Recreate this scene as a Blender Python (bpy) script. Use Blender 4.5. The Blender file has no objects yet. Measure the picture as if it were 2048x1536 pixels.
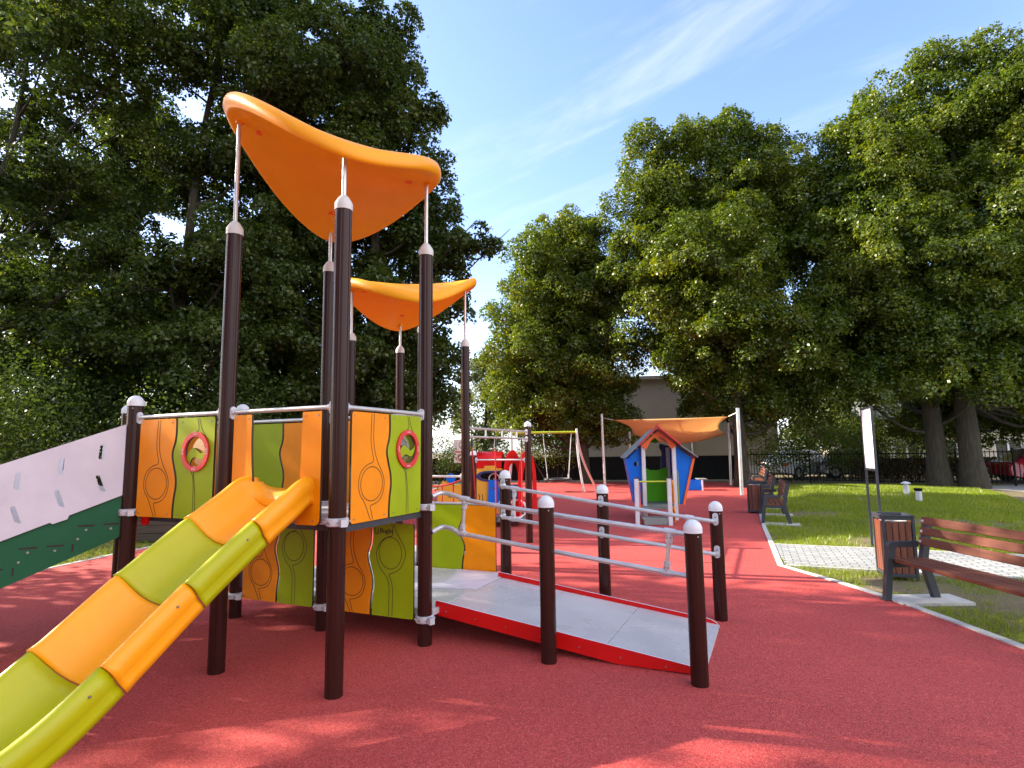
import bpy, bmesh, math, random
import numpy as np
from math import sin, cos, pi, radians, sqrt, atan2
from mathutils import Vector, Matrix
from mathutils.geometry import tessellate_polygon

S = bpy.context.scene
COL = S.collection
random.seed(7)
RNG = np.random.default_rng(7)

# ------------------------------------------------------------------ camera
CAM_H = 1.6
PITCH, ROLL, FPX = 0.11375166, -0.01324791, 1160.792
cd = bpy.data.cameras.new("camera")
cd.sensor_width = 36.0
cd.lens = FPX / 2048 * 36.0
cd.clip_start = 0.05
cd.clip_end = 2000
cam = bpy.data.objects.new("camera", cd)
COL.objects.link(cam)
_f = Vector((0, cos(PITCH), sin(PITCH))); _u = Vector((0, -sin(PITCH), cos(PITCH))); _r = Vector((1, 0, 0))
_r2 = _r * cos(ROLL) + _u * sin(ROLL); _u2 = -_r * sin(ROLL) + _u * cos(ROLL)
cam.matrix_world = Matrix(((_r2.x, _u2.x, -_f.x, 0), (_r2.y, _u2.y, -_f.y, 0), (_r2.z, _u2.z, -_f.z, CAM_H), (0, 0, 0, 1)))
S.camera = cam

# ------------------------------------------------------------------ light
SUN_AZ = radians(-76)      # measured from +Y, negative = to the left
SUN_EL = radians(29)
SUN_STRENGTH = 5.0
SKY_STRENGTH = 0.1
EXPOSURE = 1.68
S.view_settings.view_transform = 'Standard'
S.view_settings.look = 'None'
S.view_settings.exposure = EXPOSURE
S.view_settings.gamma = 1
sl = bpy.data.lights.new("sun", 'SUN')
sl.energy = SUN_STRENGTH
sl.angle = radians(0.53)
sl.color = (1.0, 0.90, 0.74)
sun = bpy.data.objects.new("sun", sl)
COL.objects.link(sun)
to_sun = Vector((sin(SUN_AZ) * cos(SUN_EL), cos(SUN_AZ) * cos(SUN_EL), sin(SUN_EL)))
sun.rotation_euler = to_sun.to_track_quat('Z', 'Y').to_euler()
sun.location = to_sun * 60

W = bpy.data.worlds.new("World")
S.world = W
W.use_nodes = True
nt = W.node_tree; nt.nodes.clear()
N, L = nt.nodes, nt.links
def wn(t, **k):
    n = N.new(t)
    for a, b in k.items(): setattr(n, a, b)
    return n
def wmath(op, a, b=None, c=None, clamp=False):
    n = wn('ShaderNodeMath', operation=op); n.use_clamp = clamp
    for i, x in enumerate((a, b, c)):
        if x is None: continue
        if isinstance(x, (int, float)): n.inputs[i].default_value = x
        else: L.new(x, n.inputs[i])
    return n.outputs[0]
def wmix(f, a, b):
    n = wn('ShaderNodeMix', data_type='RGBA')
    for s, x in ((n.inputs[0], f), (n.inputs[6], a), (n.inputs[7], b)):
        if isinstance(x, (int, float)): s.default_value = x
        elif isinstance(x, tuple): s.default_value = x
        else: L.new(x, s)
    return n.outputs[2]
sky = wn('ShaderNodeTexSky', sky_type='NISHITA')
sky.sun_disc = False; sky.sun_elevation = SUN_EL; sky.sun_rotation = SUN_AZ
sky.air_density = 1.0; sky.dust_density = 1.2; sky.ozone_density = 1.5
geo = wn('ShaderNodeTexCoord')
sep = wn('ShaderNodeSeparateXYZ'); L.new(geo.outputs['Generated'], sep.inputs[0])
dx, dy, dz = sep.outputs
zz = wmath('MAXIMUM', dz, 0.06)
px, py = wmath('DIVIDE', dx, zz), wmath('DIVIDE', dy, zz)
cmb = wn('ShaderNodeCombineXYZ'); L.new(px, cmb.inputs[0]); L.new(py, cmb.inputs[1])
mp0 = wn('ShaderNodeMapping'); L.new(cmb.outputs[0], mp0.inputs[0]); mp0.inputs['Rotation'].default_value = (0, 0, radians(42))
mp = wn('ShaderNodeMapping'); L.new(mp0.outputs[0], mp.inputs[0])
mp.inputs['Scale'].default_value = (0.55, 1.9, 1)
mp.inputs['Location'].default_value = (2.9, 4.75, 0)
nz = wn('ShaderNodeTexNoise'); nz.inputs['Scale'].default_value = 1.5; nz.inputs['Detail'].default_value = 8; nz.inputs['Roughness'].default_value = .62
nz.inputs['Distortion'].default_value = .5
L.new(mp.outputs[0], nz.inputs['Vector'])
cir = wn('ShaderNodeMapRange', interpolation_type='SMOOTHSTEP'); L.new(nz.outputs[0], cir.inputs[0])
cir.inputs[1].default_value = .46; cir.inputs[2].default_value = .78
hiz = wn('ShaderNodeMapRange'); L.new(dz, hiz.inputs[0]); hiz.inputs[1].default_value = .25; hiz.inputs[2].default_value = .5
cirf = wmath('MULTIPLY', wmath('MULTIPLY', cir.outputs[0], hiz.outputs[0]), .34)
# the sky ahead, scaled, then cirrus, then an added unseen fill glow behind the viewer
tint = wn('ShaderNodeMix', data_type='RGBA', blend_type='MULTIPLY'); tint.inputs[0].default_value = 1
L.new(sky.outputs[0], tint.inputs[6]); tint.inputs[7].default_value = (1.26, 1.28, 1.47, 1)
c1 = wmix(cirf, tint.outputs[2], (4.6, 4.7, 5.8, 1))
# pale milky air low down
low = wn('ShaderNodeMapRange', interpolation_type='SMOOTHSTEP'); L.new(dz, low.inputs[0])
low.inputs[1].default_value = .30; low.inputs[2].default_value = 0.0
frt = wn('ShaderNodeMapRange', interpolation_type='SMOOTHSTEP'); L.new(dy, frt.inputs[0]); frt.inputs[1].default_value = -.2; frt.inputs[2].default_value = .4; frt.inputs[3].default_value = .1
c2 = wmix(wmath('MULTIPLY', wmath('MULTIPLY', low.outputs[0], .45), frt.outputs[0]), c1, (5.6, 5.9, 6.2, 1))
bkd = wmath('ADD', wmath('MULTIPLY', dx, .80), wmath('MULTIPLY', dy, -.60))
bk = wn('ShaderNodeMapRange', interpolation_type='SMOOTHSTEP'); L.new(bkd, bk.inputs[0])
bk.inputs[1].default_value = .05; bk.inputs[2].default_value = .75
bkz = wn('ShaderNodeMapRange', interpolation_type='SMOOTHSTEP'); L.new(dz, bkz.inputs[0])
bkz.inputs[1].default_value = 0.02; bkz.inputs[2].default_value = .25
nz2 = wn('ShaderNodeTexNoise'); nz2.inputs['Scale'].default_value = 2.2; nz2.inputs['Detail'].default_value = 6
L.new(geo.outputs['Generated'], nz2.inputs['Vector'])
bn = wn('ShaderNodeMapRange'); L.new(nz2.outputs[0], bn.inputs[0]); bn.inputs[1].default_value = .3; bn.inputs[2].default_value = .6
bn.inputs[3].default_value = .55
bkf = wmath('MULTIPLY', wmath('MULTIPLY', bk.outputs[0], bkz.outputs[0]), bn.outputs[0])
c3 = wmix(bkf, c2, (9.5, 9.2, 9.4, 1))  # bright fill added to the unseen sky, behind and to the right
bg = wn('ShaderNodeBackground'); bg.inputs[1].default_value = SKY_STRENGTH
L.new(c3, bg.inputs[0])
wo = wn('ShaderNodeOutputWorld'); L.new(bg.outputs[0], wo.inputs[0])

# ------------------------------------------------------------------ materials
def new_mat(name):
    m = bpy.data.materials.new(name); m.use_nodes = True
    t = m.node_tree; b = t.nodes['Principled BSDF']
    return m, t, b
def nn(t, typ, **k):
    n = t.nodes.new(typ)
    for a, b in k.items(): setattr(n, a, b)
    return n
def noise(t, scale, detail=4, rough=.55, obj=True, vec=None):
    n = nn(t, 'ShaderNodeTexNoise'); n.inputs['Scale'].default_value = scale
    n.inputs['Detail'].default_value = detail; n.inputs['Roughness'].default_value = rough
    if vec is None:
        c = nn(t, 'ShaderNodeTexCoord'); vec = c.outputs['Object']
    t.links.new(vec, n.inputs['Vector'])
    return n
def ramp(t, fac, stops):
    r = nn(t, 'ShaderNodeValToRGB'); e = r.color_ramp.elements
    while len(e) < len(stops): e.new(.5)
    for i, (p, c) in enumerate(stops):
        e[i].position = p; e[i].color = (*c, 1)
    t.links.new(fac, r.inputs[0]); return r
def bump(t, b, h, strength=.2, dist=.01):
    n = nn(t, 'ShaderNodeBump'); n.inputs['Strength'].default_value = strength; n.inputs['Distance'].default_value = dist
    t.links.new(h, n.inputs['Height']); t.links.new(n.outputs[0], b.inputs['Normal']); return n
def plain(name, col, rough=.45, metal=0, var=.10, nscale=3.0, bmp=0, bscale=60, spec=.5, coat=0):
    """a plain surface: slight uneven tone, uneven gloss and fine bump"""
    m, t, b = new_mat(name)
    n = noise(t, nscale, 6, .6)
    lo = tuple(c * (1 - var) for c in col); hi = tuple(min(1, c * (1 + var * .7)) for c in col)
    r = ramp(t, n.outputs[0], [(.3, lo), (.7, hi)])
    t.links.new(r.outputs[0], b.inputs['Base Color'])
    mr = nn(t, 'ShaderNodeMapRange'); mr.inputs[1].default_value = .3; mr.inputs[2].default_value = .7
    mr.inputs[3].default_value = max(.05, rough - (.07 if var > .04 else .01)); mr.inputs[4].default_value = min(1, rough + (.09 if var > .04 else .02))
    n2 = noise(t, nscale * 7, 4, .6); t.links.new(n2.outputs[0], mr.inputs[0])
    t.links.new(mr.outputs[0], b.inputs['Roughness'])
    b.inputs['Metallic'].default_value = metal
    b.inputs['Specular IOR Level'].default_value = spec
    b.inputs['Coat Weight'].default_value = coat
    if bmp:
        n3 = noise(t, bscale, 5, .6); bump(t, b, n3.outputs[0], bmp, .004)
    return m
ORANGE, LIME = (.80, .25, .001), (.29, .37, .001)
M = {}
M['orange'] = plain('orange_board', ORANGE, .42, bmp=.08, bscale=300, spec=.22)
M['lime'] = plain('lime_board', LIME, .42, bmp=.08, bscale=300, spec=.22)
M['white_board'] = plain('pale_lilac_board', (.58, .555, .64), .45, bmp=.06, bscale=300)
M['green_board'] = plain('dark_green_board', (.011, .095, .042), .45, bmp=.06, bscale=300, spec=.22)
M['groove'] = plain('routed_groove', (.02, .012, .008), .7)
M['edge'] = plain('board_edge', (.05, .035, .02), .6)
M['slide_orange'] = plain('slide_orange_plastic', (.86, .33, .006), .34, var=.05, bmp=.05, bscale=120, spec=.35)
M['slide_lime'] = plain('slide_lime_plastic', (.39, .39, .002), .34, var=.05, bmp=.05, bscale=120, spec=.35)
M['canopy'] = plain('canopy_orange_plastic', (.88, .34, .004), .38, var=.06, bmp=.05, bscale=90, spec=.3)
M['bolt_orange'] = plain('deep_orange_plug', (.85, .12, .01), .4)
M['red_board'] = plain('red_board', (.62, .006, .006), .4, bmp=.05, bscale=200, spec=.25)
M['window_red'] = plain('window_red', (.60, .02, .02), .35)
M['post'] = plain('dark_brown_aluminium', (.030, .0085, .0065), .24, metal=.0, var=.04, spec=.25)
M['cap'] = plain('white_cap_plastic', (.64, .66, .70), .4, var=.04)
M['collar'] = plain('grey_collar_plastic', (.58, .55, .53), .45, var=.05)
M['steel'] = plain('galvanised_steel', (.60, .59, .58), .36, metal=.55, var=.12, nscale=9)
M['clamp'] = plain('cast_aluminium_clamp', (.55, .55, .59), .42, metal=.3, var=.08)
M['bolt'] = plain('bolt_steel', (.30, .30, .32), .35, metal=.7)
M['rope_red'] = plain('red_rope', (.50, .015, .02), .8, bmp=.3, bscale=300)
M['black'] = plain('black_plastic', (.018, .018, .02), .5)
M['anthracite'] = plain('anthracite_paint', (.032, .036, .045), .42, var=.15, bmp=.05, bscale=300)
M['blue'] = plain('blue_board', (.003, .14, .64), .45, spec=.2)
M['navy'] = plain('navy_board', (.01, .03, .14), .4)
M['yellow'] = plain('mustard_board', (.62, .34, .03), .45)
M['green'] = plain('bright_green_board', (.09, .46, .006), .45, spec=.2)
M['grey_white'] = plain('pale_grey_paint', (.58, .58, .63), .45)
M['white'] = plain('white_paint', (.80, .80, .82), .35)
M['grey'] = plain('grey_board', (.20, .22, .21), .55)
M['lime_steel'] = plain('lime_painted_steel', (.42, .50, .02), .35)
M['concrete'] = plain('concrete', (.46, .45, .42), .85, var=.2, nscale=6, bmp=.25, bscale=90)
M['fence'] = plain('dark_fence_paint', (.007, .009, .009), .6, spec=.12)
M['tyre'] = plain('tyre_rubber', (.02, .02, .02), .8)
M['redroof'] = plain('red_roof_board', (.55, .02, .03), .4)
M['orange2'] = plain('orange_red_board', (.80, .13, .01), .42)

def m_rubber():
    m, t, b = new_mat('red_rubber_granules')
    c = nn(t, 'ShaderNodeTexCoord')
    v = nn(t, 'ShaderNodeTexVoronoi'); v.inputs['Scale'].default_value = 150; t.links.new(c.outputs['Object'], v.inputs['Vector'])
    sp = nn(t, 'ShaderNodeSeparateColor'); t.links.new(v.outputs['Color'], sp.inputs[0])
    r1 = ramp(t, sp.outputs[0], [(.0, (.26, .030, .027)), (.25, (.42, .050, .046)), (.75, (.51, .068, .061)), (1, (.62, .125, .105))])
    big = noise(t, .55, 5, .6, vec=c.outputs['Object'])
    mx = nn(t, 'ShaderNodeMix', data_type='RGBA', blend_type='MULTIPLY'); mx.inputs[0].default_value = 1
    r2 = ramp(t, big.outputs[0], [(.3, (.88, .85, .85)), (.7, (1.08, 1.06, 1.05))])
    t.links.new(r1.outputs[0], mx.inputs[6]); t.links.new(r2.outputs[0], mx.inputs[7])
    fine = noise(t, 28, 3, .7, vec=c.outputs['Object'])
    mx2 = nn(t, 'ShaderNodeMix', data_type='RGBA', blend_type='MULTIPLY'); mx2.inputs[0].default_value = 1
    r3 = ramp(t, fine.outputs[0], [(.3, (.86, .85, .85)), (.7, (1.09, 1.09, 1.09))])
    t.links.new(mx.outputs[2], mx2.inputs[6]); t.links.new(r3.outputs[0], mx2.inputs[7])
    t.links.new(mx2.outputs[2], b.inputs['Base Color'])
    b.inputs['Roughness'].default_value = .8; b.inputs['Specular IOR Level'].default_value = .35
    ad = nn(t, 'ShaderNodeMath', operation='ADD'); t.links.new(v.outputs['Distance'], ad.inputs[0]); t.links.new(fine.outputs[0], ad.inputs[1])
    bump(t, b, ad.outputs[0], .7, .006)
    return m
M['rubber'] = m_rubber()
def m_soil():
    m, t, b = new_mat('lawn_soil')
    c = nn(t, 'ShaderNodeTexCoord')
    n1 = noise(t, .8, 6, .65, vec=c.outputs['Object']); n2 = noise(t, 40, 4, .7, vec=c.outputs['Object'])
    r = ramp(t, n1.outputs[0], [(.42, (.17, .125, .075)), (.56, (.14, .115, .05)), (.74, (.10, .14, .02))])
    r2 = ramp(t, n2.outputs[0], [(.3, (.6, .6, .6)), (.7, (1.3, 1.3, 1.2))])
    mx = nn(t, 'ShaderNodeMix', data_type='RGBA', blend_type='MULTIPLY'); mx.inputs[0].default_value = 1
    t.links.new(r.outputs[0], mx.inputs[6]); t.links.new(r2.outputs[0], mx.inputs[7])
    t.links.new(mx.outputs[2], b.inputs['Base Color']); b.inputs['Roughness'].default_value = .95
    bump(t, b, n2.outputs[0], .8, .03)
    return m
M['soil'] = m_soil()
def m_leaf(name, stops, transl=.35, gloss=.04):
    m = bpy.data.materials.new(name); m.use_nodes = True
    t = m.node_tree; t.nodes.clear()
    g = nn(t, 'ShaderNodeNewGeometry'); c = nn(t, 'ShaderNodeTexCoord')
    big = noise(t, .45, 4, .6, vec=c.outputs['Object'])
    a = nn(t, 'ShaderNodeMath', operation='MULTIPLY_ADD'); t.links.new(g.outputs['Random Per Island'], a.inputs[0])
    a.inputs[1].default_value = .55
    s = nn(t, 'ShaderNodeMath', operation='MULTIPLY_ADD'); t.links.new(big.outputs[0], s.inputs[0]); s.inputs[1].default_value = 1.1; s.inputs[2].default_value = -.33
    t.links.new(s.outputs[0], a.inputs[2])
    r = ramp(t, a.outputs[0], stops)
    d = nn(t, 'ShaderNodeBsdfDiffuse'); tr = nn(t, 'ShaderNodeBsdfTranslucent'); gl = nn(t, 'ShaderNodeBsdfGlossy')
    gl.inputs['Roughness'].default_value = .38; gl.inputs['Color'].default_value = (1, 1, 1, 1)
    t.links.new(r.outputs[0], d.inputs['Color'])
    hs = nn(t, 'ShaderNodeHueSaturation'); hs.inputs['Hue'].default_value = .485; hs.inputs['Saturation'].default_value = 1.1; hs.inputs['Value'].default_value = 1.8
    t.links.new(r.outputs[0], hs.inputs['Color']); t.links.new(hs.outputs[0], tr.inputs['Color'])
    m1 = nn(t, 'ShaderNodeMixShader'); m1.inputs[0].default_value = transl
    t.links.new(d.outputs[0], m1.inputs[1]); t.links.new(tr.outputs[0], m1.inputs[2])
    m2 = nn(t, 'ShaderNodeMixShader'); m2.inputs[0].default_value = gloss
    t.links.new(m1.outputs[0], m2.inputs[1]); t.links.new(gl.outputs[0], m2.inputs[2])
    o = nn(t, 'ShaderNodeOutputMaterial'); t.links.new(m2.outputs[0], o.inputs[0])
    return m
M['leaf_dark'] = m_leaf('dark_green_leaves', [(0, (.020, .038, .008)), (.5, (.040, .066, .011)), (.85, (.085, .112, .017)), (1, (.13, .14, .024))], .34, .02)
M['leaf_lime'] = m_leaf('lime_tree_leaves', [(0, (.028, .054, .007)), (.45, (.068, .108, .011)), (.8, (.140, .168, .016)), (1, (.25, .22, .028))], .38, .025)
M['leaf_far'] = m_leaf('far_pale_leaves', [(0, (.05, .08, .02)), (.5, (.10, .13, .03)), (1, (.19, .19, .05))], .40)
M['leaf_hedge'] = m_leaf('rusty_hedge_leaves', [(0, (.05, .035, .015)), (.5, (.09, .055, .02)), (.85, (.12, .10, .02)), (1, (.16, .17, .03))], .3)
M['blade'] = m_leaf('grass_blades', [(0, (.10, .13, .016)), (.4, (.15, .21, .010)), (.8, (.22, .28, .014)), (1, (.36, .31, .09))], .42, .03)
def m_bark():
    m, t, b = new_mat('tree_bark')
    c = nn(t, 'ShaderNodeTexCoord'); mp = nn(t, 'ShaderNodeMapping'); mp.inputs['Scale'].default_value = (6, 6, .9)
    t.links.new(c.outputs['Object'], mp.inputs[0])
    n = noise(t, 2.5, 8, .65, vec=mp.outputs[0])
    r = ramp(t, n.outputs[0], [(.3, (.018, .015, .010)), (.6, (.052, .042, .025)), (.8, (.085, .075, .042))])
    t.links.new(r.outputs[0], b.inputs['Base Color']); b.inputs['Roughness'].default_value = .9
    bump(t, b, n.outputs[0], .9, .05); return m
M['bark'] = m_bark()
def m_wood(name, c0, c1, axis=0):
    m, t, b = new_mat(name)
    c = nn(t, 'ShaderNodeTexCoord'); mp = nn(t, 'ShaderNodeMapping')
    sc = [26, 26, 26]; sc[axis] = 1.6; mp.inputs['Scale'].default_value = sc
    t.links.new(c.outputs['Object'], mp.inputs[0])
    n = noise(t, 1.6, 7, .6, vec=mp.outputs[0])
    r = ramp(t, n.outputs[0], [(.3, c0), (.68, c1)])
    g = nn(t, 'ShaderNodeNewGeometry')
    hs = nn(t, 'ShaderNodeHueSaturation'); mr = nn(t, 'ShaderNodeMapRange'); mr.inputs[3].default_value = .8; mr.inputs[4].default_value = 1.2
    t.links.new(g.outputs['Random Per Island'], mr.inputs[0]); t.links.new(mr.outputs[0], hs.inputs['Value']); t.links.new(r.outputs[0], hs.inputs['Color'])
    t.links.new(hs.outputs[0], b.inputs['Base Color']); b.inputs['Roughness'].default_value = .5
    bump(t, b, n.outputs[0], .25, .004); return m
M['wood_y'] = m_wood('reddish_slat_wood', (.105, .026, .012), (.19, .054, .024), 1)
M['wood_z'] = m_wood('reddish_plank_wood', (.095, .023, .010), (.175, .048, .021), 2)
M['old_wood'] = m_wood('dark_weathered_wood', (.035, .024, .018), (.085, .058, .042), 0)
def m_pave():
    m, t, b = new_mat('grey_paving_blocks')
    c = nn(t, 'ShaderNodeTexCoord')
    br = nn(t, 'ShaderNodeTexBrick'); br.inputs['Scale'].default_value = 1; br.offset = .5
    br.inputs['Brick Width'].default_value = .20; br.inputs['Row Height'].default_value = .10; br.inputs['Mortar Size'].default_value = .008
    br.inputs['Color1'].default_value = (.25, .26, .26, 1); br.inputs['Color2'].default_value = (.36, .36, .35, 1); br.inputs['Mortar'].default_value = (.06, .06, .055, 1)
    br.inputs['Mortar Smooth'].default_value = .3; br.inputs['Bias'].default_value = 0
    t.links.new(c.outputs['Object'], br.inputs['Vector'])
    n = noise(t, 30, 5, .7, vec=c.outputs['Object']); r = ramp(t, n.outputs[0], [(.3, (.82, .82, .82)), (.7, (1.1, 1.1, 1.1))])
    mx = nn(t, 'ShaderNodeMix', data_type='RGBA', blend_type='MULTIPLY'); mx.inputs[0].default_value = 1
    t.links.new(br.outputs['Color'], mx.inputs[6]); t.links.new(r.outputs[0], mx.inputs[7]); t.links.new(mx.outputs[2], b.inputs['Base Color'])
    b.inputs['Roughness'].default_value = .85
    iv = nn(t, 'ShaderNodeMath', operation='SUBTRACT'); iv.inputs[0].default_value = 1; t.links.new(br.outputs['Fac'], iv.inputs[1])
    bump(t, b, iv.outputs[0], .6, .01); return m
M['pave'] = m_pave()
M['asphalt'] = plain('pale_asphalt', (.30, .30, .30), .9, var=.2, nscale=2, bmp=.3, bscale=120)
def m_ramp_board():
    m, t, b = new_mat('grey_laminate_board')
    c = nn(t, 'ShaderNodeTexCoord')
    n = noise(t, 1.4, 5, .55, vec=c.outputs['Object']); n2 = noise(t, 60, 3, .6, vec=c.outputs['Object'])
    r = ramp(t, n.outputs[0], [(.3, (.42, .42, .45)), (.7, (.51, .51, .53))])
    t.links.new(r.outputs[0], b.inputs['Base Color'])
    mr = nn(t, 'ShaderNodeMapRange'); mr.inputs[1].default_value = .35; mr.inputs[2].default_value = .65; mr.inputs[3].default_value = .22; mr.inputs[4].default_value = .36
    t.links.new(n.outputs[0], mr.inputs[0]); t.links.new(mr.outputs[0], b.inputs['Roughness'])
    bump(t, b, n2.outputs[0], .08, .002); return m
M['ramp_board'] = m_ramp_board()
def m_sail():
    m = bpy.data.materials.new('orange_sail_cloth'); m.use_nodes = True
    t = m.node_tree; t.nodes.clear()
    c = nn(t, 'ShaderNodeTexCoord'); n = noise(t, 120, 3, .6, vec=c.outputs['Object'])
    r = ramp(t, n.outputs[0], [(.3, (.78, .55, .29)), (.7, (.86, .64, .37))])
    d = nn(t, 'ShaderNodeBsdfDiffuse'); tr = nn(t, 'ShaderNodeBsdfTranslucent')
    t.links.new(r.outputs[0], d.inputs[0]); t.links.new(r.outputs[0], tr.inputs[0])
    mx = nn(t, 'ShaderNodeMixShader'); mx.inputs[0].default_value = .62
    t.links.new(d.outputs[0], mx.inputs[1]); t.links.new(tr.outputs[0], mx.inputs[2])
    o = nn(t, 'ShaderNodeOutputMaterial'); t.links.new(mx.outputs[0], o.inputs[0]); return m
M['sail'] = m_sail()
def m_glass(name, col, rough=.06):
    m, t, b = new_mat(name)
    b.inputs['Base Color'].default_value = (*col, 1); b.inputs['Roughness'].default_value = rough
    b.inputs['Specular IOR Level'].default_value = .8
    return m
M['dark_glass'] = m_glass('dark_window_glass', (.015, .018, .022))
def m_clear():
    m = bpy.data.materials.new('clear_acrylic'); m.use_nodes = True
    t = m.node_tree; t.nodes.clear()
    a = nn(t, 'ShaderNodeBsdfTransparent'); a.inputs[0].default_value = (.86, .84, .82, 1)
    g = nn(t, 'ShaderNodeBsdfGlossy'); g.inputs['Roughness'].default_value = .08
    mx = nn(t, 'ShaderNodeMixShader'); mx.inputs[0].default_value = .10
    t.links.new(a.outputs[0], mx.inputs[1]); t.links.new(g.outputs[0], mx.inputs[2])
    o = nn(t, 'ShaderNodeOutputMaterial'); t.links.new(mx.outputs[0], o.inputs[0]); return m
M['clear'] = m_clear()
M['render_wall'] = plain('grey_beige_render', (.30, .265, .225), .9, var=.12, nscale=.5, bmp=.2, bscale=60)
M['cream_wall'] = plain('cream_render', (.52, .46, .37), .9, var=.1, nscale=.7, bmp=.2, bscale=60)
M['car_red'] = plain('red_car_paint', (.42, .012, .03), .2, coat=.6)
M['car_white'] = plain('white_car_paint', (.70, .73, .78), .2, coat=.6)
M['car_silver'] = plain('silver_car_paint', (.42, .42, .42), .25, metal=.5, coat=.5)

# ------------------------------------------------------------------ mesh builder
class MB:
    def __init__(s): s.v = []; s.f = []; s.mi = []; s.sm = []
    def add(s, vs, fs, mi=0, smooth=False):
        o = len(s.v); s.v += [tuple(v) for v in vs]
        for f in fs: s.f.append(tuple(i + o for i in f)); s.mi.append(mi); s.sm.append(smooth)
        return s
    def box(s, c, d, rz=0, mi=0, ax=None):
        """box centred at c with full sizes d, turned rz about z"""
        x, y, z = (k / 2 for k in d); cr, sr = cos(rz), sin(rz)
        vs = []
        for sx, sy, sz in ((-1,-1,-1),(1,-1,-1),(1,1,-1),(-1,1,-1),(-1,-1,1),(1,-1,1),(1,1,1),(-1,1,1)):
            a, b = sx * x, sy * y; vs.append((c[0] + a * cr - b * sr, c[1] + a * sr + b * cr, c[2] + sz * z))
        return s.add(vs, [(3,2,1,0),(4,5,6,7),(0,1,5,4),(1,2,6,5),(2,3,7,6),(3,0,4,7)], mi)
    def bar(s, p, q, w, h, mi=0, up=(0, 0, 1)):
        """rectangular bar from p to q: w wide, h along up"""
        p, q = Vector(p), Vector(q); d = (q - p).normalized(); u = Vector(up)
        sd = d.cross(u).normalized(); u = sd.cross(d).normalized()
        vs = [P + sd * a * w / 2 + u * b * h / 2 for P in (p, q) for a, b in ((-1,-1),(1,-1),(1,1),(-1,1))]
        return s.add(vs, [(0,1,2,3),(7,6,5,4),(0,4,5,1),(1,5,6,2),(2,6,7,3),(3,7,4,0)], mi)
    def tube(s, pts, r, n=12, mi=0, caps=True, smooth=True, rs=None):
        pts = [Vector(p) for p in pts]; k = len(pts)
        tg = [(pts[min(i + 1, k - 1)] - pts[max(i - 1, 0)]).normalized() for i in range(k)]
        ref = Vector((0, 0, 1)) if abs(tg[0].z) < .9 else Vector((1, 0, 0))
        a = tg[0].cross(ref).normalized(); vs = []
        for i in range(k):
            a = (a - tg[i] * a.dot(tg[i])).normalized(); b = tg[i].cross(a)
            rr = rs[i] if rs else r
            for j in range(n):
                th = 2 * pi * j / n; vs.append(pts[i] + (a * cos(th) + b * sin(th)) * rr)
        fs = [(i*n+j, i*n+(j+1) % n, (i+1)*n+(j+1) % n, (i+1)*n+j) for i in range(k-1) for j in range(n)]
        s.add(vs, fs, mi, smooth)
        if caps:
            o = len(s.v) - len(vs)
            s.f += [tuple(o + j for j in range(n))[::-1], tuple(o + (k-1)*n + j for j in range(n))]; s.mi += [mi]*2; s.sm += [False]*2
        return s
    def lathe(s, prof, c=(0, 0, 0), n=32, mi=0, smooth=True, flute=None):
        """profile of (radius, z) turned about the vertical through c"""
        vs = []
        for r, z in prof:
            for j in range(n):
                th = 2*pi*j/n; rr = r * (flute(j) if flute else 1)
                vs.append((c[0] + rr*cos(th), c[1] + rr*sin(th), c[2] + z))
        fs = [(i*n+j, i*n+(j+1) % n, (i+1)*n+(j+1) % n, (i+1)*n+j) for i in range(len(prof)-1) for j in range(n)]
        s.add(vs, fs, mi, smooth); o = len(s.v) - len(vs)
        s.f += [tuple(o + j for j in range(n))[::-1], tuple(o + (len(prof)-1)*n + j for j in range(n))]; s.mi += [mi]*2; s.sm += [smooth]*2
        return s
    def plate(s, outer, holes, fn, d0, d1, mi=0, mi_side=None):
        """flat board with holes: outline in (x, z), fn(x, z, d) -> point, thickness d0..d1"""
        loops = [outer] + list(holes); flat = [p for l in loops for p in l]
        tri = tessellate_polygon([[Vector((x, z, 0)) for x, z in l] for l in loops])
        n = len(flat); ms = mi if mi_side is None else mi_side
        vs = [fn(x, z, d0) for x, z in flat] + [fn(x, z, d1) for x, z in flat]
        s.add(vs, [tuple(t) for t in tri], mi); o = len(s.v) - 2*n
        for t in tri: s.f.append(tuple(o + n + i for i in reversed(t))); s.mi.append(mi); s.sm.append(False)
        b = 0
        for l in loops:
            k = len(l)
            for i in range(k):
                s.f.append((o+b+i, o+b+(i+1) % k, o+n+b+(i+1) % k, o+n+b+i)); s.mi.append(ms); s.sm.append(False)
            b += k
        return s
    def ribbon(s, pts, w, fn, d, mi=0, closed=False):
        """thin line of width w along (x, z) points at depth d"""
        k = len(pts); P = [Vector(p) for p in pts]; vs = []
        for i in range(k):
            a = P[(i-1) % k] if closed else P[max(i-1, 0)]; b = P[(i+1) % k] if closed else P[min(i+1, k-1)]
            t = (b - a).normalized(); nrm = Vector((-t.y, t.x)) * w / 2
            for q in (P[i] + nrm, P[i] - nrm): vs.append(fn(q.x, q.y, d))
        m = k if closed else k - 1
        return s.add(vs, [(2*i, 2*i+1, 2*((i+1) % k)+1, 2*((i+1) % k)) for i in range(m)], mi)
    def grid(s, rows, mi=0, smooth=True, closed=False):
        n = len(rows[0]); vs = [p for r in rows for p in r]; m = n if closed else n - 1
        return s.add(vs, [(i*n+j, i*n+(j+1) % n, (i+1)*n+(j+1) % n, (i+1)*n+j) for i in range(len(rows)-1) for j in range(m)], mi, smooth)
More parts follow.
